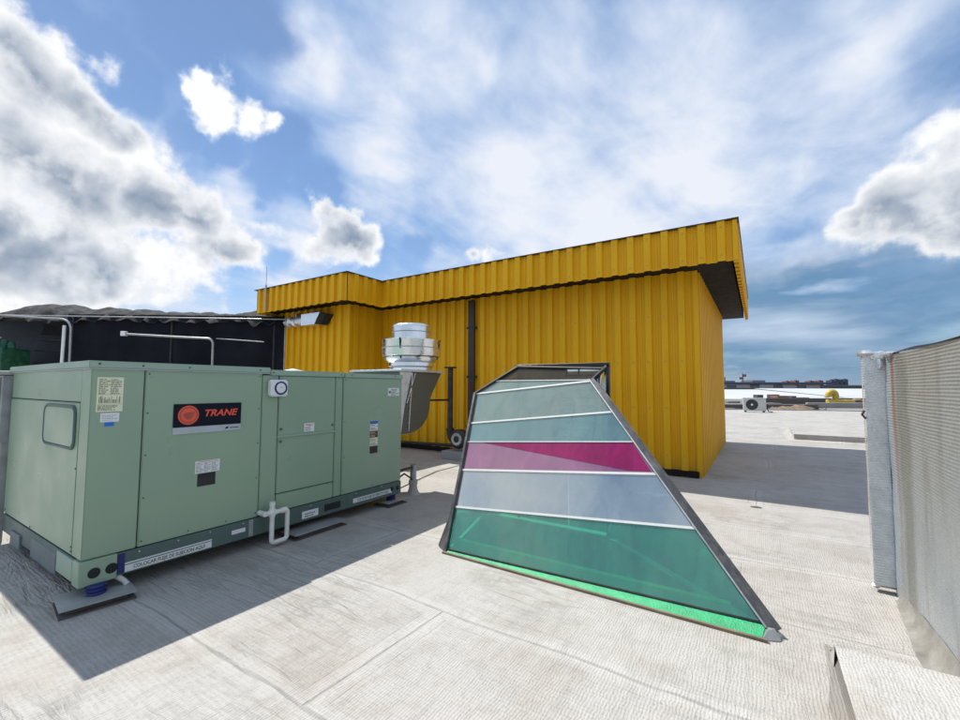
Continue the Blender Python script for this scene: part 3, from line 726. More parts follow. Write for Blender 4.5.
s_ = MB().box(AX, AX + .003, 2.80, 2.918, 1.032, 1.118).build('warning_sticker', M['white_sticker'], pB); lines(s_, AX + .003, 2.81, 2.91, 1.04, 1.085, 4, M['ink'], 1, .4, 7)
text('Peligro', .030, onX(AX + .0032, 2.859, 1.100), M['red_paint'], s_, offset=.0004)
s_ = MB().box(AX, AX + .003, 3.99, 4.19, 1.382, 1.482).build('notice_sticker', M['white_sticker'], pC); lines(s_, AX + .003, 4.04, 4.18, 1.39, 1.475, 5, M['ink'], 1, .5, 8)
MB().lathe((AX + .003, 4.02, 1.43), [(0, .0008), (.018, .0008), (.018, 0)], 16, 'x').build('sticker_symbol', M['ink'], s_)
for z0, z1, m_ in ((1.02, 1.086, 'white_sticker'), (.965, 1.016, 'white_sticker'), (.925, .960, 'brown_sticker'), (.885, .921, 'brown_sticker'), (.835, .881, 'cream_sticker'), (.785, .832, 'cream_sticker'), (.695, .780, 'black_sticker')):
    s_ = MB().box(AX, AX + .003, 3.702, 3.825, z0, z1).build('maintenance_sticker', M[m_], pC)
    if m_ != 'black_sticker': lines(s_, AX + .003, 3.71, 3.818, z0 + .008, z1 - .006, 3, M['ink'] if 'brown' not in m_ else M['cream_sticker'], 1, .4, int(z0 * 90))
MB().box(AX, AX + .0034, 3.702, 3.825, 1.05, 1.084).build('maintenance_sticker', M['blue'], pC)
# rail strip labels
s_ = MB().box(AX + .004, AX + .007, 1.335, 1.935, .137, .185).build('rail_label', M['white_sticker'], rail)
text('COLOCAR FLEJE DE SUJECION AQUI', .037, onX(AX + .0074, 1.635, .161), M['ink'], s_, offset=.0006, sx=.82)
MB().box(AX + .004, AX + .007, 1.335, 1.935, .193, .203).build('rail_label', M['white_sticker'], rail)
s_ = MB().box(AX + .004, AX + .007, 2.80, 2.992, .150, .222).build('rail_label', M['white_sticker'], rail); lines(s_, AX + .007, 2.83, 2.965, .163, .21, 2, M['ink'], 1, .5, 12)
s_ = MB().box(AX + .004, AX + .007, 3.46, 4.08, .165, .215).build('rail_label', M['white_sticker'], rail)
text('COLOCAR FLEJE DE SUJECION AQUI', .037, onX(AX + .0074, 3.77, .190), M['ink'], s_, offset=.0006, sx=.82)
s_ = MB().box(AX + .004, AX + .007, 2.10, 2.22, .19, .225).build('rail_label', M['white_sticker'], rail)

# timer / alarm box on the unit
T2 = thing('round_dial_box', (AX, 2.48, 1.49), 'small white plastic box with a dark ringed round dial, fixed high on the green unit', 'alarm')
MB().box(AX + .0005, AX + .075, 2.385, 2.560, 1.402, 1.562).build('case', M['plastic'], T2, bevel=.014, seg=3)
MB().lathe((AX + .075, 2.480, 1.482), [(.050, 0), (.050, .006), (.058, .008), (.064, .006), (.066, 0)], 32, 'x').build('dial_ring', M['blue_rubber'], T2)
b = MB().lathe((AX + .0755, 2.480, 1.482), [(0, .006), (.02, .005), (.049, .002), (.0495, 0)], 32, 'x').build('dial', M['plastic'], T2)
MB().box(AX + .081, AX + .0825, 2.464, 2.496, 1.487, 1.495).build('dial_mark', M['conduit'], T2)

# drain pipe of the unit
T2 = thing('drain_pipe', (-3.86, 2.45, 0), 'white plastic drain trap pipe standing against the green unit base rail', 'pipe')
px = AX + .11
MB().tube([(px, 2.41, .40), (px, 2.41, .05), (px, 2.565, .05), (px, 2.565, .325), (px, 2.36, .325)], .021, 14, True, .035).build('trap', M['pvc'], T2)
b = MB()
for p_, q_ in (((px, 2.41, .385), (px, 2.41, .425)), ((px, 2.41, .285), (px, 2.41, .37)), ((px, 2.375, .325), (px, 2.445, .325)), ((px, 2.55, .325), (px, 2.50, .325))): MB().tube([p_, q_], .027, 14).build('coupling', M['pvc'], T2)
MB().tube([(px, 2.345, .325), (px - .10, 2.345, .325)], .024, 14, True).build('outlet', M['pvc'], T2)

# supports under the unit
def support(loc, label, iso=True, ang=0, w_=.52, d_=.26):
    t = thing('support_pad', loc, label, 'support', 'supports under the green unit')
    Mx = Matrix.Translation(loc) @ Matrix.Rotation(R(ang), 4, 'Z')
    MB().box(-w_ / 2, w_ / 2, -d_ / 2, d_ / 2, 0, .010, Mx).build('foot_plate', M['dark_wood'], t)
    MB().box(-w_ / 2 * .8, w_ / 2 * .8, -d_ / 2 * .7, d_ / 2 * .7, .010, .048, Mx).build('timber_block', M['dark_wood'], t)
    MB().box(-w_ / 2, w_ / 2, -d_ / 2, d_ / 2, .048, .056, Mx).build('steel_plate', M['conduit'], t)
    if iso:
        b = MB(); pr = []
        for i in range(7): pr += [(.050 + .012 * (i % 2), .054 + i * .0115)]
        b.lathe(loc, [(0, .054)] + pr + [(0, .124)], 20); b.build('isolator', M['blue_rubber'], t)
    return t
support((-3.93, 1.17, 0), 'steel plate and timber with a blue isolator under the nearest corner of the green unit', True, 82, .40, .33)
support((-3.93, 2.95, 0), 'low plate and timber block under the long green side, just past the white drain pipe', False, 90, .62, .24)
support((-4.02, 4.14, 0), 'low plate and isolator under the far right corner of the green unit', True, 90, .34, .26)
support((-5.55, 1.30, 0), 'low plate and timber block under the short left side of the green unit', True, 0, .5, .26)
b = MB(); b.tube([(AX - .02, 1.30, .115), (AX + .02, 1.33, .085), (AX + .035, 1.345, .056)], [.020, .017, .019], 10)
tag(b.build('capped_pipe_stub', M['cond']), 'short pale capped tube poking out under the nearest corner of the green unit', 'pipe')

# grey disconnect gear at the left end of the unit
T2 = thing('electrical_cabinet', (-6.35, 1.2, 0), 'grey electrical box with upright pipes, at the extreme left beside the green unit', 'cabinet')
MB().box(-6.62, -6.14, 1.02, 1.34, .95, 1.60).build('case', M['galv_dull'], T2, bevel=.01)
MB().box(-6.66, -6.12, .99, 1.36, 1.60, 1.64).build('hood', M['conduit'], T2, bevel=.006)
for x in (-6.18, -6.25, -6.36): MB().tube([(x, .99, 1.58), (x, .99, .05)], .018, 10).build('riser_pipe', M['conduit'], T2)
b = MB().box(-6.60, -6.16, 1.05, 1.10, .0, .95); b.build('stand', M['galv_dull'], T2)

# ------------------------------------------------------------------ elbow duct with spun fan cowl behind the unit
T = thing('exhaust_fan', (-4.45, 4.8, 0), 'galvanised elbow duct topped by a stacked round metal fan cowl, behind the green unit', 'exhaust fan')
prof = [(4.27, .86), (4.50, .862), (4.62, .885), (4.72, .93), (4.80, .99), (4.865, 1.07), (4.90, 1.16), (4.915, 1.26), (4.925, 1.34), (5.17, 1.70), (4.27, 1.705)]
MB().prism([(-4.02, y, z) for y, z in prof], (-.92, 0, 0)).build('elbow', M['elbow'], T, bevel=.006)
b = MB()
b.beam((-4.012, 4.50, 1.69), (-4.012, 4.44, .90), .012, .03, (1, 0, 0)); b.beam((-4.012, 4.56, 1.69), (-4.012, 4.40, 1.28), .012, .03, (1, 0, 0))
b.build('seam', M['spun'], T)
MB().prism([(-4.019, y, z) for y, z in ((4.275, .87), (4.275, 1.70), (4.50, 1.70), (4.36, 1.20), (4.31, .90))], (.006, 0, 0)).build('transition_panel', M['galv'], T)
MB().box(-5.0, -3.98, 4.26, 5.20, 1.705, 1.735).build('flange', M['galv'], T, bevel=.004)
c = (-4.36, 5.0 - .12, 0)
b = MB(); b.lathe(c, [(.30, 1.735), (.30, 1.78), (.335, 1.80), (.335, 1.85), (.345, 1.86), (.395, 1.90), (.405, 1.93)], 40); b.build('curb_ring', M['spun'], T)
b = MB(); b.lathe(c, [(.38, 1.93), (.425, 1.945), (.43, 1.96), (.425, 2.15), (.432, 2.17), (.432, 2.185), (.36, 2.20), (.28, 2.205)], 40); b.build('cowl', M['spun'], T)
b = MB(); b.lathe(c, [(.282, 2.205), (.282, 2.38), (.287, 2.385), (.287, 2.40), (.25, 2.425), (.12, 2.44), (0, 2.445)], 40); b.build('cap', M['spun'], T)
b = MB(); b.lathe(c, [(.2825, 2.30), (.290, 2.302), (.290, 2.312), (.2825, 2.314)], 40); b.lathe(c, [(.428, 2.06), (.436, 2.062), (.436, 2.072), (.428, 2.074)], 40); b.build('hoop', M['galv_dull'], T)
b = MB()
for k in range(4):
    a = R(20 + 90 * k); p = Vector((c[0] + .40 * math.cos(a), c[1] + .40 * math.sin(a), 0)); b.beam((p.x, p.y, 1.90), (p.x + .045 * math.cos(a), p.y + .045 * math.sin(a), 2.19), .02, .01, (math.cos(a), math.sin(a), 0))
b.build('cowl_bracket', M['black_metal'], T)

# pipe stand with pump by the wall
T = thing('vent_pipe', (-5.58, 7.5, 0), 'black flanged vertical vent pipe with a side arm and blower by the yellow wall', 'pipe')
MB().tube([(-5.58, 7.5, .55), (-5.58, 7.5, 1.90)], .060, 16).build('riser', M['black_metal'], T)
MB().lathe((-5.58, 7.5, 0), [(0, 1.90), (.13, 1.90), (.135, 1.915), (.13, 1.93), (0, 1.935)], 20).build('flange', M['black_metal'], T)
MB().tube([(-5.60, 7.47, 1.22), (-5.6, 6.3, 1.24), (-5.25, 4.95, 1.25)], .022, 10).build('side_arm', M['black_metal'], T)
MB().tube([(-5.58, 7.5, .62), (-5.55, 7.5, .42), (-5.35, 7.48, .30)], .085, 14, True, .15).build('bend', M['black_metal'], T)
b = MB().lathe((-5.28, 7.42, .42), [(0, -.10), (.16, -.10), (.20, -.06), (.20, .06), (.16, .10), (0, .10)], 24, 'y'); b.build('blower_housing', M['black_metal'], T)
MB().lathe((-5.28, 7.31, .42), [(.07, .0), (.12, -.01), (.13, .01)], 24, 'y').build('blower_ring', M['conduit'], T)
tag(MB().box(-5.62, -4.98, 7.25, 7.7, .0, .17).build('plinth_block', M['grey_wall'], None, bevel=.01), 'low grey concrete plinth carrying the black blower by the yellow wall', 'plinth')
MB_ = MB().tube([(-8.2, 7.88, .14), (-5.75, 7.86, .20)], .035, 12)
tag(MB_.build('floor_pipe', M['black_metal']), 'thin black pipe running low along the foot of the yellow wall', 'pipe')
# two small stand props hold it
b = MB().tube([(-3.98, 4.26, .40), (-4.12, 4.66, .37)], .020, 10); 
T = thing('boot_post', (-4.12, 4.68, 0), 'short grey post in a crusted boot, joined to the green unit by two dark lines', 'post')
b.build('upper_line', M['black_metal'], T)
MB().tube([(-4.0, 4.26, .31), (-4.05, 4.42, .33), (-4.10, 4.60, .24), (-4.12, 4.66, .19)], .012, 8).build('lower_line', M['black_metal'], T)
MB().tube([(-4.12, 4.68, .17), (-4.12, 4.68, .41)], .046, 14).build('post_tube', M['galv_dull'], T)
MB().lathe((-4.12, 4.68, 0), [(.11, 0), (.085, .02), (.062, .07), (.056, .12), (.066, .16), (.058, .20), (0, .205)], 14).build('boot', M['membrane_edge'], T)

# small white vent cowl behind the unit, under the bay
T = thing('vent_cowl', (-8.35, 5.6, 0), 'low white vent cowl just showing over the green unit lid below the yellow bay', 'vent')
MB().lathe((-8.35, 5.6, 0), [(.14, 0), (.14, 1.62), (0, 1.62)], 20).build('stem', M['galv_dull'], T)
MB().lathe((-8.35, 5.6, 0), [(.10, 1.63), (.36, 1.66), (.33, 1.74), (.22, 1.83), (0, 1.88)], 28).build('hood', M['plastic'], T)

# ------------------------------------------------------------------ skylight
T = thing('pyramid_skylight', (-1.3, 3.8, 0), 'sloping glass skylight with green, clear and magenta bands in a dark frame', 'skylight')
SN = Vector((0, -1.405, 1)).normalized()
def SP(x, y, o=0): return Vector((x, y, .1 + 1.405 * (y - 3.3))) + SN * o
OUT = [(-2.425, 3.248), (.005, 3.272), (-1.435, 4.35), (-1.334, 4.431), (-2.346, 4.462), (-2.79, 4.243)]
def clip(poly, a, b, side):
    out = []
    def f(p): return side * ((b[0] - a[0]) * (p[1] - a[1]) - (b[1] - a[1]) * (p[0] - a[0]))
    for i in range(len(poly)):
        p, q = poly[i], poly[(i + 1) % len(poly)]; fp, fq = f(p), f(q)
        if fp >= 0: out.append(p)
        if fp * fq < 0:
            t = fp / (fp - fq); out.append((p[0] + (q[0] - p[0]) * t, p[1] + (q[1] - p[1]) * t))
    return out
CUTS = [((-2.492, 3.471), (-.45, 3.566)), ((-2.566, 3.692), (-.79, 3.791)), ((-2.619, 3.878), (-.962, 3.956)), ((-2.658, 4.013), (-1.165, 4.132)), ((-2.781, 4.238), (-1.433, 4.342)), ((-2.533, 4.346), (-1.435, 4.35))]
MS = ['glass_green', 'glass_blue', 'glass_pink', 'glass_teal', 'glass_grey', 'glass_grey', 'glass_top']
rest = OUT; LB = ['green tinted lowest pane', 'clear sky-reflecting pane', 'magenta filmed pane', 'teal pane', 'dusty grey-green pane', 'dusty wedge pane', 'dark brown top pane']
for i, mn in enumerate(MS):
    if i < len(CUTS):
        a, b_ = CUTS[i]; lowp = clip(rest, a, b_, -1); rest = clip(rest, a, b_, 1)
    else: lowp = rest
    if len(lowp) > 2:
        o = MB().prism([SP(x, y, -.004) for x, y in lowp], -SN * .006).build('glass_pane', M[mn], T); o['label'] = LB[i]
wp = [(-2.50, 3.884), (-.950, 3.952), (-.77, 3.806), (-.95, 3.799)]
o = MB().prism([SP(x, y, -.003) for x, y in wp], SN * .0015).build('pane_shade_wedge', M['glass_pink_shade'], T)  # added sheet that paints the shadow and reflection wedge on the magenta pane
# transoms
def span(a, b_):
    a = Vector(a); b_ = Vector(b_); d_ = b_ - a; ts = []
    for i in range(len(OUT)):
        p = Vector(OUT[i]); e_ = Vector(OUT[(i + 1) % len(OUT)]) - p; den = d_.x * e_.y - d_.y * e_.x
        if abs(den) < 1e-9: continue
        w_ = p - a; t = (w_.x * e_.y - w_.y * e_.x) / den; u = (w_.x * d_.y - w_.y * d_.x) / den
        if -1e-4 <= u <= 1.0001: ts.append(t)
    return a + d_ * min(ts), a + d_ * max(ts)
for (a, b_), w_ in zip(CUTS, (.019, .021, .009, .018, .018, .007)):
    a, b_ = span(a, b_); MB().beam(SP(*a, -.004), SP(*b_, -.004), w_, .02, SN).build('transom', M['transom'], T)
# edge bars
fr = M['frame']
def bar(p, q, w_, h_, name='frame_bar', o_=0.0, nn=SN, m_=None):
    return MB().beam(p, q, w_, h_, nn).build(name, m_ or fr, T, bevel=.003)
P0, P1, P2, P3, P4, P5 = [SP(x, y, .004) for x, y in OUT]
rb = bar(P1 + Vector((.03, -.03, -.045)), P2, .050, .045)
MB().beam(P1 + Vector((.052, -.012, -.02)), P2 + Vector((.018, .02, 0)), .035, .016, SN).build('cover_strip', M['frame'], rb)
MB().beam(P1 + Vector((-.012, -.03, -.020)), P2 + Vector((-.024, -.01, .0)), .010, .030, SN).build('cover_strip', M['galv_dull'], rb)
bar(P2, P3, .022, .03, m_=M['black_metal'])
bar(P3, P4, .022, .03, m_=M['black_metal'])
bar(P4, P5, .022, .03, m_=M['black_metal'])
lb = bar(P0 + Vector((-.012, -.03, -.045)), P5, .030, .045)
# broad side flange of the left bar that flares out at the foot
MB().prism([P0 + Vector((-.028, -.03, -.05)), P0 + Vector((-.17, .07, -.02)), P0 + Vector((-.12, .18, .24)), P5 + Vector((-.035, .03, 0)), P5 + Vector((-.012, 0, 0))], (-.004, .008, 0)).build('side_flange', M['frame'], lb)
bar(P0 + Vector((0, -.004, -.004)), P1 + Vector((0, -.004, -.006)), .014, .014, m_=M['black_metal'])
# back frame
YB_ = 4.475
xl, xr = -2.345, -1.315
bm_ = M['black_metal']
bar((xr, YB_, 0), (xr, YB_, 1.735), .05, .05, nn=(0, 1, 0), m_=bm_)
bar((-2.78, YB_, 0), (-2.78, YB_, 1.44), .05, .05, nn=(0, 1, 0), m_=bm_)
bar((xl - .01, YB_, 1.735), (xr + .025, YB_, 1.735), .045, .05, nn=(0, 1, 0), m_=bm_)
bar((-2.78, YB_, 1.44), (xl, YB_, 1.735), .045, .05, nn=(0, 1, 0), m_=bm_)
bar((xl, YB_ + .002, .02), (xl, YB_ + .002, 1.72), .03, .03, nn=(0, 1, 0), m_=bm_)
bar((-1.42, 4.36, 1.575), (xr, YB_ - .02, 1.72), .03, .03, m_=bm_)
MB().box(-2.76, xl - .02, YB_ - .004, YB_ + .004, .03, 1.42).build('back_pane', M['glass_side'], T)
MB().box(xl + .02, -1.755, YB_ - .004, YB_ + .004, .03, 1.71).build('back_pane', M['glass_top'], T)
# louvred opening in the back
def LT(x, z, o): t = (z - .95) / .74; return Vector((x, 4.14 + .29 * t, z)) + Vector((0, -.93, .37)) * o
L_ = MB().prism([LT(-1.74, .95, 0), LT(xr - .04, .95, 0), LT(xr - .04, 1.69, 0), LT(-1.74, 1.69, 0)], (0, .02, -.006)).build('sun_tilted_louvre_board', M['white_bars'], T)
for i in range(9): MB().beam(LT(-1.735, 1.0 + i * .078, .006), LT(xr - .045, 1.0 + i * .078, .006), .010, .012, (0, -.93, .37)).build('louvre_bar', bm_, L_)
for x in (-1.735, -1.60, -1.37): MB().beam(LT(x, .95, .004), LT(x, 1.69, .004), .012, .012, (0, -.93, .37)).build('louvre_bar', bm_, L_)
MB().box(-1.74, xr - .026, YB_ - .004, YB_ + .004, .03, .60).build('back_pane', M['glass_side'], T)
# side faces
MB().prism([(-.02, 3.31, .03), (-1.36, 4.36, 1.48), (xr, 4.45, 1.66), (xr, 4.45, .02)], (.003, .006, 0)).build('side_pane', M['glass_side'], T)
MB().prism([(-2.45, 3.32, .03), (-2.795, 4.25, 1.36), (-2.795, 4.45, 1.42), (-2.795, 4.45, .02)], (-.006, -.002, 0)).build('side_pane', M['glass_side'], T)
# painted kerb in front and lining below roof level
MB().prism([(-2.43, 3.245, 0), (-2.43, 3.245, .018), (-2.43, 3.190, .004), (-2.43, 3.190, 0)], (0, 0, 0)) if 0 else None
kb = MB(); kb.add([(-2.43, 3.262, .003), (-.01, 3.285, .003), (-.01, 3.262, .052), (-2.43, 3.242, .020), (-2.43, 3.205, .003), (-.03, 3.165, .003), (-.03, 3.165, .010), (-2.43, 3.205, .008)],
    [(0, 1, 2, 3), (3, 2, 6, 7), (7, 6, 5, 4), (0, 3, 7, 4), (1, 5, 6, 2), (0, 4, 5, 1)])
M['kerb_green'] = mat('glittering_green_paint', (.01, .38, .14), .35, 0, .2, 12, (.12, .36, .2), .45, 14, .6, 90)
kb.build('painted_kerb', M['kerb_green'], T)
MB().beam((-2.45, 3.196, .008), (.0, 3.150, .010), .022, .016).build('kerb_edge', M['wood'], T)
b = MB()
hz = -.95; hh = [(-2.47, 3.33), (-.10, 3.33), (-1.33, 4.42), (-2.72, 4.42)]
for i in range(4):
    (x0, y0), (x1, y1) = hh[i], hh[(i + 1) % 4]
    b.prism([(x0, y0, -.002), (x1, y1, -.002), (x1, y1, hz), (x0, y0, hz)], tuple(Vector((y1 - y0, -(x1 - x0), 0)).normalized() * .03))
b.build('lining', M['well_wall'], T)
MB().prism([(x, y, hz) for x, y in hh], (0, 0, -.03)).build('well_floor', M['inner_green'], T)
M['ledge'] = mat('bright_green_paint', (.02, .60, .30), .5, 0, .2, 6, (.1, .2, .15), .4, 5)
MB().box(-2.44, -.20, 3.345, 3.40, -.12, .085).build('inner_ledge', M['ledge'], T)
MB().prism([(-.95, 3.50, -.10), (-.72, 3.52, -.10), (-.90, 3.50, .06)], (0, .03, 0)).build('scrap_board', M['ledge'], T)
MB().beam(SP(-1.42, 3.74, -.03), SP(-.98, 3.60, -.03), .022, .018).build('stay', M['transom'], T)
MB().lathe((-1.15, 3.6, -.05), [(0, .02), (.05, .02), (.05, 0)], 16).build('socket', M['ledge'], T)
# mastic lump at the right foot
T2 = None
b = MB(); b.add([(-.03, 3.155, .004), (.065, 3.20, .004), (.075, 3.30, .004), (-.05, 3.28, .004), (.0, 3.205, .045), (.04, 3.24, .055), (.0, 3.27, .06)],
    [(0, 1, 4), (1, 5, 4), (1, 2, 5), (2, 6, 5), (2, 3, 6), (3, 0, 4), (3, 4, 6), (4, 5, 6), (3, 2, 1, 0)])
b.build('foot_flashing', M['galv_dull'], T)

# ------------------------------------------------------------------ foil-wrapped duct on the right
T = thing('foil_wrapped_duct', (1.3, 2.5, 0), 'tall box duct wrapped in ribbed silver foil with rust streaks, at the right edge', 'duct')
from mathutils import noise as mn
def wob(p, a): return (mn.noise(Vector(p) * 1.1) * 1.0 + .4 * mn.noise(Vector(p) * 4.1)) * a
def ribbed(p0, p1, z0, z1, nrm, name, m_, pitch=.019, amp=.0034, cols=40, wamp=.012, back=.02):
    b = MB(); p0 = Vector(p0); p1 = Vector(p1); nn = Vector((*nrm, 0)); rows = int((z1 - z0) / pitch * 5); vs = []
    for j in range(rows + 1):
        z = z0 + (z1 - z0) * j / rows
        for i in range(cols + 1):
            q = p0.lerp(p1, i / cols); zz = z + .006 * mn.noise(Vector((q.x * 2, q.y * 2, z * 3)))
            s_ = abs(math.sin(math.pi * zz / pitch + .7 * mn.noise(Vector((q.x, q.y * .9, z * .7)))))
            dis = amp * (1 - s_ * s_ * 1.0) + wob((q.x, q.y, z), wamp) * (1 if 0 < j < rows else .3)
            v = Vector((q.x, q.y, z)) + nn * dis; vs.append(tuple(v))
    fs = [(j * (cols + 1) + i, j * (cols + 1) + i + 1, (j + 1) * (cols + 1) + i + 1, (j + 1) * (cols + 1) + i) for j in range(rows) for i in range(cols)]
    b.add(vs, fs, True)
    return b.build(name, m_, T, auto=80)
ZD = 1.735
M['foil_end'] = mat('bright_ribbed_foil', (.72, .74, .74), .33, .6, .12, 7, (.40, .39, .34), .35, 4, .4, 25)
ribbed((.80, -2.4), (.80, 4.38), .0, ZD, (-1, 0), 'ribbed_side', M['foil'], cols=110)
ribbed((.675, 4.37), (.80, 4.37), .05, ZD + .03, (0, -1), 'ribbed_end', M['foil_end'], cols=14, wamp=.014, amp=.0065)
ribbed((.675, 4.43), (.675, 4.37), .05, ZD + .03, (-1, 0), 'ribbed_corner', M['foil_end'], cols=4, wamp=.006)
MB().box(.83, 2.1, -2.4, 4.84, .0, ZD - .03).box(.685, .84, 4.39, 4.43, .03, ZD).build('casing', M['galv_dull'], T)
# top sheet, gently sagging, with a torn foil corner
b = MB(); vs = []; nx_, ny_ = 8, 60
for j in range(ny_ + 1):
    for i in range(nx_ + 1):
        y = -2.4 + 6.78 * j / ny_; x = .79 + 1.33 * i / nx_
        vs.append((x, y, ZD + .012 + .018 * mn.noise(Vector((x * 2, y * 1.7, 3))) + (.03 if 0 < i < nx_ else .0)))
b.add(vs, [(j * (nx_ + 1) + i, j * (nx_ + 1) + i + 1, (j + 1) * (nx_ + 1) + i + 1, (j + 1) * (nx_ + 1) + i) for j in range(ny_) for i in range(nx_)], True)
b.build('top_sheet', M['foil_bright'], T)
rnd = random.Random(11); b = MB()
def crumple(b, c, sx, sy, sz, seed, k=9):
    rnd = random.Random(seed); vs = []
    for j in range(5):
        for i in range(k):
            a = 2 * math.pi * i / k; rr_ = math.sin(math.pi * (j + .5) / 5) * rnd.uniform(.7, 1.15)
            vs.append((c[0] + sx * rr_ * math.cos(a), c[1] + sy * rr_ * math.sin(a), c[2] + sz * math.cos(math.pi * (j + .5) / 5) * rnd.uniform(.7, 1.2)))
    fs = [(j * k + i, j * k + (i + 1) % k, (j + 1) * k + (i + 1) % k, (j + 1) * k + i) for j in range(4) for i in range(k)] + [tuple(range(k)), tuple(range(4 * k, 5 * k))]
    b.add(vs, fs)
crumple(b, (.70, 4.40, 1.765), .06, .07, .028, 3); b.build('torn_foil_corner', M['foil_bright'], T); b = MB(); 
for c_, sz_, sd_ in (((.77, 4.37, 1.745), (.07, .05, .035), 5), ((.765, 4.35, 1.69), (.025, .02, .05), 8), ((.69, 4.38, .045), (.03, .03, .02), 12), ((.80, 4.2, 1.745), (.05, .14, .02), 14)):
    b = MB(); crumple(b, c_, *sz_, sd_); b.build('torn_foil_corner', M['foil_bright'], T)
# lapped foil seam near the corner and a black tie
MB().tube([(.672, 4.37 + .02, 1.33), (.655, 4.37, 1.30), (.675, 4.36, 1.27)], .008, 8).build('tie', M['black_metal'], T)
# dressed membrane skirt at the foot
b = MB(); pf = [(.792, .15), (.786, .11), (.776, .07), (.755, .035), (.725, .012), (.69, .0045)]; vs = []; ny_ = 50
for j in range(ny_ + 1):
    t = j / ny_; y = -2.4 + 6.66 * t
    tap = max(0, (y - 3.2) / 1.06); tap = min(1, tap) ** 1.4
    for k, (x, z) in enumerate(pf):
        xx = x + (.80 - x) * tap * .72 + .010 * mn.noise(Vector((k, y * 3, 0))); vs.append((xx, y, max(.0045, z * (1 - .55 * tap) + .006 * mn.noise(Vector((y * 4, k, 2))))))
n_ = len(pf); b.add(vs, [(j * n_ + k, j * n_ + k + 1, (j + 1) * n_ + k + 1, (j + 1) * n_ + k) for j in range(ny_) for k in range(n_ - 1)], True)
M['skirt'] = mat('grey_skirt_membrane', (.27, .26, .235), .6, .1, .2, 6, (.10, .09, .07), .6, 5, .4, 35)
b.build('membrane_skirt', M['skirt'], T)

# membrane-covered kerb block
KT = thing('kerb_block', (.5, 2.5, 0), 'low step-like kerb covered in pale roofing membrane, beside the foil duct', 'kerb')
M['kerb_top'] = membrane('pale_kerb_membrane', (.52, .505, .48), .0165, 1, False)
M['contact_shade_strip'] = membrane('contact_shade_membrane', (.30, .285, .26), .0165, 1, False)  # dark strip that paints the contact shade round the kerb foot
M['kerb_side'] = membrane('shade_toned_kerb_side', (.20, .19, .175), .014, 1, False)  # side coloured darker than the top to paint in its shade
b = MB(); X0, X1, Y0, Y1, Zt = .302, .80, -1.8, 3.10, .115
vs = []; nx_, ny_ = 10, 90
def kz(x, y): return Zt + .006 * mn.noise(Vector((x * 5, y * 3, 1))) + (.006 if y < 2.72 else 0)
for j in range(ny_ + 1):
    for i in range(nx_ + 1):
        x = X0 + (X1 - X0) * i / nx_; y = Y0 + (Y1 - Y0) * j / ny_; vs.append((x, y, kz(x, y) - (.012 if i == 0 or j == ny_ else 0)))
b.add(vs, [(j * (nx_ + 1) + i, j * (nx_ + 1) + i + 1, (j + 1) * (nx_ + 1) + i + 1, (j + 1) * (nx_ + 1) + i) for j in range(ny_) for i in range(nx_)], True)
b2 = b; b = MB(); vs = []
for j in range(ny_ + 1):
    y = Y0 + (Y1 - Y0) * j / ny_
    vs += [(X0, y, kz(X0, y) - .012), (X0 + .012 + .006 * mn.noise(Vector((y * 5, 0, 0))), y, .05), (X0 - .008, y, .002)]
b.add(vs, [(j * 3 + k, j * 3 + k + 1, j * 3 + 4 + k, j * 3 + 3 + k) for j in range(ny_) for k in (0, 1)], True)
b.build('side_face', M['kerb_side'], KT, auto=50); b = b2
vs = []
for i in range(nx_ + 1):
    x = X0 + (X1 - X0) * i / nx_
    vs += [(x, Y1, kz(x, Y1) - .012), (x, Y1 + .03, .05), (x, Y1 + .15, .006)]
b.add(vs, [(j * 3 + k, j * 3 + k + 1, j * 3 + 4 + k, j * 3 + 3 + k) for j in range(nx_) for k in (0, 1)], True)
vs = [(X0, Y1, kz(X0, Y1) - .012), (X0 - .008, Y1, .002), (X0, Y1 + .15, .006), (X0, Y1 + .03, .05)]
b.add(vs, [(0, 1, 2, 3)])
b.box(X0 + .022, X1, Y0, Y1 + .015, .0, Zt - .035)
b.add([(X0 - .010, Y1 - .03, .0), (X0 - .010, Y1 + .13, .0), (X0 - .004, Y1 + .03, .055), (X0 - .003, Y1 - .0, Zt - .02), (X0 - .003, Y1 - .03, Zt - .02)], [(0, 1, 2, 3, 4)])
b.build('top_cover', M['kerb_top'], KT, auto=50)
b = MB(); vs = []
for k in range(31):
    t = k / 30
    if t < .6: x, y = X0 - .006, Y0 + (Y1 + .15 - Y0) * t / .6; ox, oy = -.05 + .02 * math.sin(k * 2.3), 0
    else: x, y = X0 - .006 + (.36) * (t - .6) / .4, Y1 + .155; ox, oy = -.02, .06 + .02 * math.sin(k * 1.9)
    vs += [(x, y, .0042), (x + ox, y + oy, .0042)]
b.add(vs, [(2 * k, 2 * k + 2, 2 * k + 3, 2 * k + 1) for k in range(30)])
b.build('contact_shade_strip', M['contact_shade_strip'], KT)

# far low upstand on the white roof
b = MB(); b.box(.80, 14, 15.32, 17.8, .0, .19)
b.add([(.72, 15.10, .003), (14, 15.10, .003), (14, 15.318, .05), (.80, 15.318, .05), (.66, 15.2, .003), (.798, 17.8, .19), (.60, 17.9, .003)], [(0, 1, 2, 3), (4, 0, 3), (4, 3, 5, 6)])
tag(b.build('roof_upstand', M['membrane']), 'low membrane-covered upstand with a dark shaded front, out on the white roof', 'kerb')
for k, (x, y, r_) in enumerate(((-.08, 6.55, .05), )):
    b = MB(); crumple(b, (x, y, .006), r_ * 1.3, r_ * .7, .007, 20 + k)
    tag(b.build('membrane_scrap', M['dark_wood']), 'small dark curled scrap lying on the sunlit roof right of the yellow house corner', 'scrap')

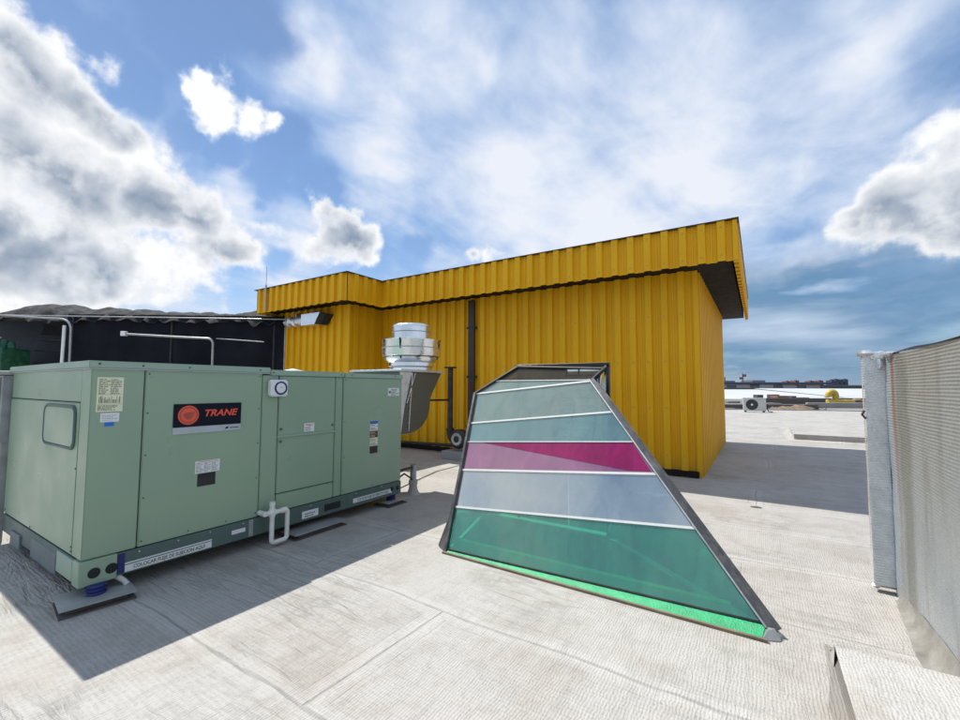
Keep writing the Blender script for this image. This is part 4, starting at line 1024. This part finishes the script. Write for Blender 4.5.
# ------------------------------------------------------------------ dark netting shelter on the left
Q0 = Vector((-11.293, 6.646, 0)); QD = Vector((-6.595, -4.719, 0)).normalized(); QN = Vector((.582, -.814, 0))
def Q(s, o, z): return Q0 + QD * s + QN * o + Vector((0, 0, z))
T = thing('shade_net_shelter', Q(3.5, -1, 0), 'long shelter of black shade netting with a lumpy sagging net roof, behind the green unit', 'shelter')
b = MB(); vs = []; ns, nz = 90, 12
for i in range(ns + 1):
    s = -1.2 + 6.3 * i / ns
    for j in range(nz + 1):
        z = 3.40 * j / nz; o = .05 * mn.noise(Vector((s * 1.7, z * .6, 0))) + .02 * math.sin(s * 9 + mn.noise(Vector((s, z, 5))) * 3)
        vs.append(tuple(Q(s, o, z)))
b.add(vs, [(i * (nz + 1) + j, (i + 1) * (nz + 1) + j, (i + 1) * (nz + 1) + j + 1, i * (nz + 1) + j + 1) for i in range(ns) for j in range(nz)], True)
b.build('net_wall', M['cloth'], T)
PX = [(277, 312), (250, 310.5), (243, 306.5), (236, 309), (215, 309), (200, 310.5), (188, 305), (170, 307.5), (150, 308.5), (120, 306.5), (90, 304), (60, 302.5), (45, 301), (35, 298), (28, 300.5), (20, 303.5), (8, 304.5), (0, 310), (-30, 312), (-80, 316)]
SIL = sorted(((262 - x) * .0266, 1.5 + (387 - y) * .0278 - .02) for x, y in PX)
def silz(s):
    for (a, za), (c, zc) in zip(SIL, SIL[1:]):
        if a <= s <= c: return za + (zc - za) * (s - a) / (c - a)
    return SIL[-1][1] if s > SIL[-1][0] else SIL[0][1]
b = MB(); vs = []; ns, no = 150, 12
for i in range(ns + 1):
    s = -.9 + 9.7 * i / ns; zr = silz(s)
    for j in range(no + 1):
        t = j / no
        z = 3.33 + .03 * math.sin(s * 2.2) + (zr - 3.33) * .82 * math.sin(min(1, t * 2.2) * math.pi / 2) - .25 * max(0, t - .5)
        o = .10 - 2.6 * t
        if j == 0: z -= .10 + .05 * mn.noise(Vector((s * 3, 0, 0)))
        z += .05 * mn.noise(Vector((s * 2.4, o * 2, 3))) + .045 * abs(mn.noise(Vector((s * 5 + o * 2, o * 1.3, 7))))
        fold = abs(math.sin(s * 3.1 + 1.3 * mn.noise(Vector((s * .8, o * .5, 2)))))
        z += .09 * (fold - .6) * (.35 + min(1, t * 2)); o += .05 * math.sin(s * 11 + 2 * mn.noise(Vector((s * 2, t, 4))))
        if j == 0: z -= .10 * abs(mn.noise(Vector((s * 2.6, 3, 9)))) * 2
        vs.append(tuple(Q(s, o, z)))
b.add(vs, [(i * (no + 1) + j, (i + 1) * (no + 1) + j, (i + 1) * (no + 1) + j + 1, i * (no + 1) + j + 1) for i in range(ns) for j in range(no)], True)
b.build('net_roof', M['cloth_top'], T)
for s in (-.3, 2.4, 4.95, 7.4): MB().tube([Q(s, .0, 0), Q(s, .0, 3.34)], .03, 10).build('pole', M['black_metal'], T)
MB().tube([Q(-.9, .14, 3.30), Q(8.8, .14, 3.34)], .016, 10).build('front_rail', M['conduit'], T)
b = MB().box(0, 1, 0, 1, 0, 1); b = MB()
b.prism([Q(5.0, -1.4, 0), Q(9, -1.4, 0), Q(9, -1.4, 3.4), Q(5.0, -1.4, 3.4)], tuple(-QN * .05)); b.build('back_sheet', M['bluish_sheet'], T)
for z in (2.1, 2.45, 2.75): MB().beam(Q(5.0, -.9, z), Q(6.6, -.9, z + .03), .30, .04).build('shelf', M['bluish_sheet'], T)
b = MB().prism([Q(5.15, -.7, 2.85), Q(6.2, -.6, 3.22), Q(6.3, -.6, 2.9)], tuple(QN * .02)); b.build('pale_flap', M['cloth_top'], T)

tag(MB().tube([Q(3.28, .42, 2.83), Q(1.9, .42, 2.76), Q(1.08, .42, 2.73), Q(1.06, .42, 0)], .028, 10, True, .16).build('bent_conduit', M['conduit']), 'pale conduit running level then bending down before the black netting, white box at its tip', 'conduit')
tag(MB().box(-.06, .06, -.05, .05, -.06, .06, Matrix.Translation(Q(3.32, .42, 2.84)) @ Matrix.Rotation(R(35.6), 4, 'Z')).build('junction_box', M['white_bars'], None, bevel=.006), 'small white square box at the left tip of the level conduit on the black netting', 'junction box')
tag(MB().tube([Q(1.02, .38, 2.74), Q(-.2, .38, 2.66)], .012, 8).build('thin_rod', M['conduit']), 'thin pale rod continuing level towards the yellow bay across the black netting', 'rod')
tag(MB().tube([Q(6.9, .45, 3.32), Q(5.3, .45, 3.22), Q(4.62, .45, 3.20), Q(4.56, .45, 0)], .024, 10, True, .30).build('arched_conduit', M['conduit']), 'thin conduit arching down from under the net roof, left of the black netting middle', 'conduit')
tag(MB().tube([Q(4.84, .40, 0), Q(4.82, .40, 3.04)], .036, 10).build('upright_post', M['white_bars']), 'plain white upright post with a free top, just left of the arched conduit', 'post')
T = thing('green_machine', Q(7.1, -.2, 0), 'dark green machine body under the net roof, at the far left edge', 'machine')
Mx = Matrix.Translation(Q(7.15, -.2, 0)) @ Matrix.Rotation(R(35.6), 4, 'Z')
MB().box(-.75, .62, -.4, .4, .5, 2.48, Mx).build('body', M['machine_green'], T, bevel=.03)
b = MB()
for i in range(7): b.lathe(Mx @ Vector((-.6 + i * .18, 0, 0)), [(0, 2.48), (.08, 2.48), (.08, 2.60 + .06 * (i % 2)), (.05, 2.66 + .06 * (i % 2)), (0, 2.67 + .06 * (i % 2))], 12)
b.build('fittings', M['machine_green'], T)
MB().tube([Mx @ Vector((-.7, -.35, 2.72)), Mx @ Vector((.55, -.35, 2.74))], .02, 8).build('handrail', M['galv'], T)
for x in (-.6, .5): MB().box(x - .06, x + .06, -.3, .3, 0, .5, Mx).build('leg', M['black_metal'], T)

# ------------------------------------------------------------------ far roof edge, outdoor condenser
tag(MB().beam((-44, fy(-44) - .12, .03), (25.8, fy(25.8) - .12, .03), .22, .06).build('roof_edge_kerb', M['grey_wall']), 'thin grey kerb along the far edge of the white roof', 'kerb')
p = W(17.05, 27.0)
T = thing('condenser_unit', p, 'off-white outdoor condenser with a round dark fan grille, far out on the white roof', 'air conditioner')
Mx = Matrix.Translation(p) @ Matrix.Rotation(R(32.76 - 28), 4, 'Z')
MB().box(-.60, .60, -.2, .2, .08, .86, Mx).build('case', M['cond'], T, bevel=.015)
MB().box(-.61, .61, -.21, .21, .86, .885, Mx).build('lid', M['cond'], T, bevel=.005)
b = MB().lathe((0, 0, 0), [(0, -.215), (.30, -.215), (.33, -.20)], 28, 'y'); b.v = [tuple(Mx @ (Vector(v) + Vector((-.14, 0, .47)))) for v in b.v]; b.build('fan_grille', M['grille'], T)
b = MB().lathe((0, 0, 0), [(0, -.225), (.06, -.225), (.06, -.214)], 16, 'y'); b.v = [tuple(Mx @ (Vector(v) + Vector((-.14, 0, .47)))) for v in b.v]; b.build('fan_hub', M['plastic'], T)
for x in (-.48, .48): MB().box(x - .05, x + .05, -.22, .22, 0, .08, Mx).build('foot', M['grille'], T)
MB().box(.605, .68, -.1, .1, .25, .50, Mx).build('valve_cover', M['grille'], T)
MB().tube([Mx @ Vector((.66, 0, .3)), Mx @ Vector((.72, 0, .05)), Mx @ Vector((.95, .1, .03))], .03, 8).build('refrigerant_pipe', M['grille'], T)

# ------------------------------------------------------------------ neighbouring roofs and the far skyline
def wbox(x0, x1, d0, d1, z0, z1): return MB().prism([W(x0, d0, z0), W(x1, d0, z0), W(x1, d1, z0), W(x0, d1, z0)], (0, 0, z1 - z0))
T = thing('gravel_roofed_building', W(30, 60, -14), 'neighbouring building seen only by its flat grey-brown cluttered roof, just past the white roof', 'building')
b = MB(); q = [(-44, fy(-44) + 1.2), (25.8, fy(25.8) + 1.2)]; off = Vector((-.35, .937)) * 52
pts = [Vector((*q[0], -14)), Vector((*q[1], -14)), Vector((q[1][0] + off.x, q[1][1] + off.y, -14)), Vector((q[0][0] + off.x, q[0][1] + off.y, -14))]
b.prism(pts, (0, 0, 13.45)); b.build('roof_slab', M['debris'], T)
rnd = random.Random(4)
def rub(x, d, w_, l_, h_, m_, name, label, cat, z=-.55):
    o = wbox(x, x + w_, d, d + l_, z, z + h_).build(name, M[m_], None, bevel=.03); return tag(o, label, cat)
rub(19, 31, 11, .5, .28, 'grey_wall', 'low_wall', 'low grey wall stub right behind the condenser on the gravel roof', 'wall')
rub(34, 45, 30, .4, .55, 'grey_wall', 'low_wall', 'long low weathered wall at the middle of the cluttered far roof', 'wall')
rub(36, 56, 52, .5, .75, 'dark_wood', 'pipe_bundle', 'long dark bundle of pipes lying across the back of the gravel roof', 'pipes')
rub(20, 41, 12, .4, .5, 'dark_wood', 'timber_pile', 'dark stack of timber left of the condenser on the gravel roof', 'timber')
rub(27, 37, 30, .3, .20, 'membrane_plain', 'pale_parapet', 'thin pale parapet strip just past the edge of the white roof', 'parapet')
rub(42.5, 62, 1.7, 1.5, .95, 'brick', 'plant_box', 'small dark rusty plant box standing on the gravel roof skyline', 'box')
rub(54, 66, 14, 1.4, .6, 'membrane_plain', 'white_duct', 'long white duct box lying near the yellow gooseneck vent', 'duct')
for k, (x, d, w_, h_, lab) in enumerate(((24, 46, .8, .7, 'small grey roof vent nearest the yellow house wall on the gravel roof'), (47, 50, 1.1, .6, 'squat grey roof vent in the middle of the gravel roof'), (57, 48, .7, .9, 'narrow grey roof vent right of the middle of the gravel roof'), (33.5, 52, 1.0, .9, 'grey roof vent behind the tan heap'))):
    T = thing('roof_vent', W(x, d, -.55), lab, 'vent', 'grey vents on the gravel roof')
    MB().lathe(W(x, d), [(w_ * .3, -.55), (w_ * .3, -.55 + h_ * .7)], 14).build('stem', M['galv_dull'], T)
    MB().lathe(W(x, d), [(w_ * .2, -.55 + h_ * .65), (w_ * .5, -.55 + h_ * .7), (w_ * .4, -.55 + h_ * .9), (0, -.55 + h_)], 14).build('cap', M['galv_dull'], T)
b = MB()
for k in range(26):
    x = 20 + rnd.random() * 46; d = 31 + .25 * (x - 20) + rnd.random() * 26; w_ = rnd.uniform(.5, 3.5); hh_ = rnd.uniform(.08, .3)
    v0 = len(b.v); p = W(x, d, 0); a = rnd.uniform(-.5, .5)
    b.box(-w_ / 2, w_ / 2, -.2, .2, -.56, -.55 + hh_, Matrix.Translation(p) @ Matrix.Rotation(R(32.76) + a, 4, 'Z'))
tag(b.build('rubble', M['grey_wall']), 'scattered grey rubble and offcuts over the gravel roof', 'rubble', kind='stuff')
b = MB(); vs = []
for k in range(3): crumple(b, W(20.9 + k * .9, 30.6 + k * .15, -.28 + .06 * k), 1.0, .8, .42, 31 + k, 12)
tag(b.build('tarpaulin_heap', M['tan']), 'tan and brown covered heap just right of the condenser on the gravel roof', 'heap')
b = MB(); rnd = random.Random(3)
for k in range(420):
    p = W(23.6 + rnd.gauss(0, .6), 31.3 + rnd.gauss(0, .4), -.5 + abs(rnd.gauss(0, .28))); a = Vector((rnd.gauss(0, 1), rnd.gauss(0, 1), rnd.gauss(0, 1))).normalized() * .1; c_ = Vector((rnd.gauss(0, 1), rnd.gauss(0, 1), rnd.gauss(0, 1))).normalized() * .06
    b.add([p - a, p + c_, p + a, p - c_], [(0, 1, 2, 3)])
tag(b.build('weed_clump', M['leaf']), 'dark green weeds growing beside the tan heap on the gravel roof', 'plant')
# yellow gooseneck vent
T = thing('gooseneck_vent', W(43.4, 52, -.55), 'faded yellow gooseneck vent curling over on the gravel roof, left of the foil duct', 'vent')
g0 = W(42.6, 52); e = (W(1, 0) - W(0, 0))
P = [g0 + Vector((0, 0, -.55)), g0 + Vector((0, 0, .55))]
for k in range(9):
    a = math.pi * k / 8 * 1.15; P.append(g0 + e * (-.42 + .42 * math.cos(a)) + Vector((0, 0, .65 + .42 * math.sin(a))))
MB().tube(P, [.34] * len(P), 14).build('neck', M['yellow_vent'], T)
MB().tube([P[-2], P[-1]], .42, 14).build('mouth_ring', M['yellow_vent'], T)
b = wbox(41.9, 44.3, 51.4, 52.7, -.55, .12); b.build('base_box', M['yellow_vent'], T, bevel=.05)
b = MB(); crumple(b, W(45.1, 52, -.2), .8, .7, .5, 40, 10); b.build('motor_cover', M['tan'], T)

T = thing('white_shed', W(90, 125, -14), 'long low white-clad shed beyond the gravel roof, its roof pale', 'shed')
wbox(20, 96, 106, 150, -14, -1.7).build('wall', M['wh_white'], T); wbox(96.2, 170, 112, 152, -14, -1.2).build('raised_wall', M['wh_white'], T)
MB().prism([W(20, 105, -1.65), W(96, 105, -1.65), W(96, 150, .85), W(20, 150, .85)], (0, 0, .12)).build('roof', M['wh_white'], T)
MB().prism([W(96.2, 111, -1.15), W(170, 111, -1.15), W(170, 152, 1.25), W(96.2, 152, 1.25)], (0, 0, .12)).build('raised_roof', M['wh_white'], T)
T = thing('dark_scrap_row', W(60, 95, -.5), 'dark ragged row of plant and scrap in front of the white shed', 'scrap heap')
b = MB(); rnd = random.Random(8); x = 50
while x < 88:
    w_ = rnd.uniform(.8, 3.2); h_ = rnd.uniform(.25, 1.0) * (1.5 if 60 < x < 72 else .8); v = wbox(x, x + w_, 95, 96.5, -1.6, -1.3 + h_); b.add(v.v, v.f); x += w_ + rnd.uniform(0, 1.2)
b.build('plant', M['dark_wood'], T)
wbox(48, 92, 94, 98, -14, -1.6).build('platform', M['grey_wall'], T)

b = MB(); rnd = random.Random(21)
for k in range(700):
    a = R(rnd.uniform(-75, 75)); d = rnd.uniform(260, 1500); p = W(d * math.sin(a), d * math.cos(a)); w_ = rnd.uniform(6, 22); hh_ = rnd.uniform(6, 14.2) if rnd.random() < .93 else rnd.uniform(15, 20)
    b.box(-w_ / 2, w_ / 2, -w_ / 3, w_ / 3, 0, hh_, Matrix.Translation(p + Vector((0, 0, -14))) @ Matrix.Rotation(R(rnd.choice((10, 32, 55))), 4, 'Z'))
M['town'] = mat('far_town_walls', (.30, .28, .27), .8, 0, .5, .02, (.16, .10, .08), .8, .03)
tag(b.build('far_town', M['town']), 'low distant town roofs along the horizon', 'town', kind='stuff')
b = MB(); rnd = random.Random(22)
for k in range(260):
    a = R(rnd.uniform(-70, 70)); d = rnd.uniform(230, 900); c_ = W(d * math.sin(a), d * math.cos(a)); crumple(b, (c_.x, c_.y, -8 + rnd.uniform(0, 2.5)), rnd.uniform(3, 8), rnd.uniform(3, 8), rnd.uniform(5, 7.5), k, 8)
tag(b.build('far_trees', M['leaf']), 'dark distant tree belts between the far roofs', 'trees', kind='stuff')

T = thing('long_factory', W(120, 210, -14), 'long flat grey factory with dark and pale panels under a dark roof line', 'factory')
wbox(60, 166, 205, 235, -14, 3.0).build('wall', M['wh_grey'], T)
b = wbox(58, 168, 203, 236, 3.3, 4.2); b.build('roof', M['tower_blue'], T)
for k in range(9):
    x = 66 + k * 11; wbox(x, x + 6.5, 204.6, 204.9, 1.5, 3.15).build('pale_panel', M['band_light'], T)
wbox(60, 166.2, 204.3, 204.8, -14, .9).build('base_wall', M['band_green'], T)
T = thing('grey_green_hall', W(180, 230, -14), 'low grey-green hall with a flat roof, right of the long factory', 'hall')
wbox(170, 210, 222, 250, -14, 2.6).build('wall', M['band_green'], T); wbox(169, 211, 221, 251, 2.6, 3.1).build('roof', M['wh_grey'], T)
def tower_group(x0, d, n_, w_, hs, m_, label, name='apartment_towers'):
    T = thing(name, W(x0, d, -14), label, 'apartment block', 'apartment blocks on the horizon')
    for k in range(n_):
        x = x0 + k * w_ * 1.2; hgt = hs[k]
        t = wbox(x, x + w_, d, d + w_ * 2, -14, hgt).build('tower', M[m_], T)
        f = int((hgt - 2) / 2.2)
        for i in range(f):
            for c_ in range(2):
                xx = x + w_ * (.15 + .45 * c_); zz = 2.4 + i * 2.2; wbox(xx, xx + w_ * .26, d - .2, d - .02, zz, zz + 1.2).build('window', M['window'], t)
        wbox(x + w_ * .3, x + w_ * .6, d + 1, d + w_, hgt, hgt + .7).build('roof_house', M[m_], t)
tower_group(413, 600, 5, 5.0, (6.5, 9, 11, 9.5, 12), 'brick', 'leftmost of the three clusters of brick towers on the skyline')
tower_group(451, 600, 4, 5.4, (9, 11.5, 10, 12), 'brick', 'middle of the three clusters of brick towers on the skyline')
tower_group(487, 600, 4, 5.0, (12.5, 14, 13, 14), 'tower_blue', 'slate blue cluster of towers on the skyline, nearest the foil duct')
T = thing('roof_signal_mast', W(130, 215, 4.2), 'thin red and white mast with two small boards above the long factory', 'mast')
MB().tube([W(130.5, 215, 4.0), W(130.5, 215, 8.6)], .22, 8).build('pole', M['wh_grey'], T)
wbox(128.8, 130.8, 214.8, 215.1, 5.7, 6.8).build('board', M['brick'], T); wbox(130.2, 132.2, 214.8, 215.1, 7.0, 8.2).build('board', M['brick'], T)
T = thing('roof_machinery', W(124, 215, 4.2), 'small low machinery frame with an upright on the factory roof, near the yellow wall', 'machinery')
wbox(121, 126, 214, 216, 4.2, 5.0).build('frame', M['wh_grey'], T); wbox(120.8, 121.3, 214, 214.5, 4.2, 6.8).build('upright', M['wh_grey'], T)
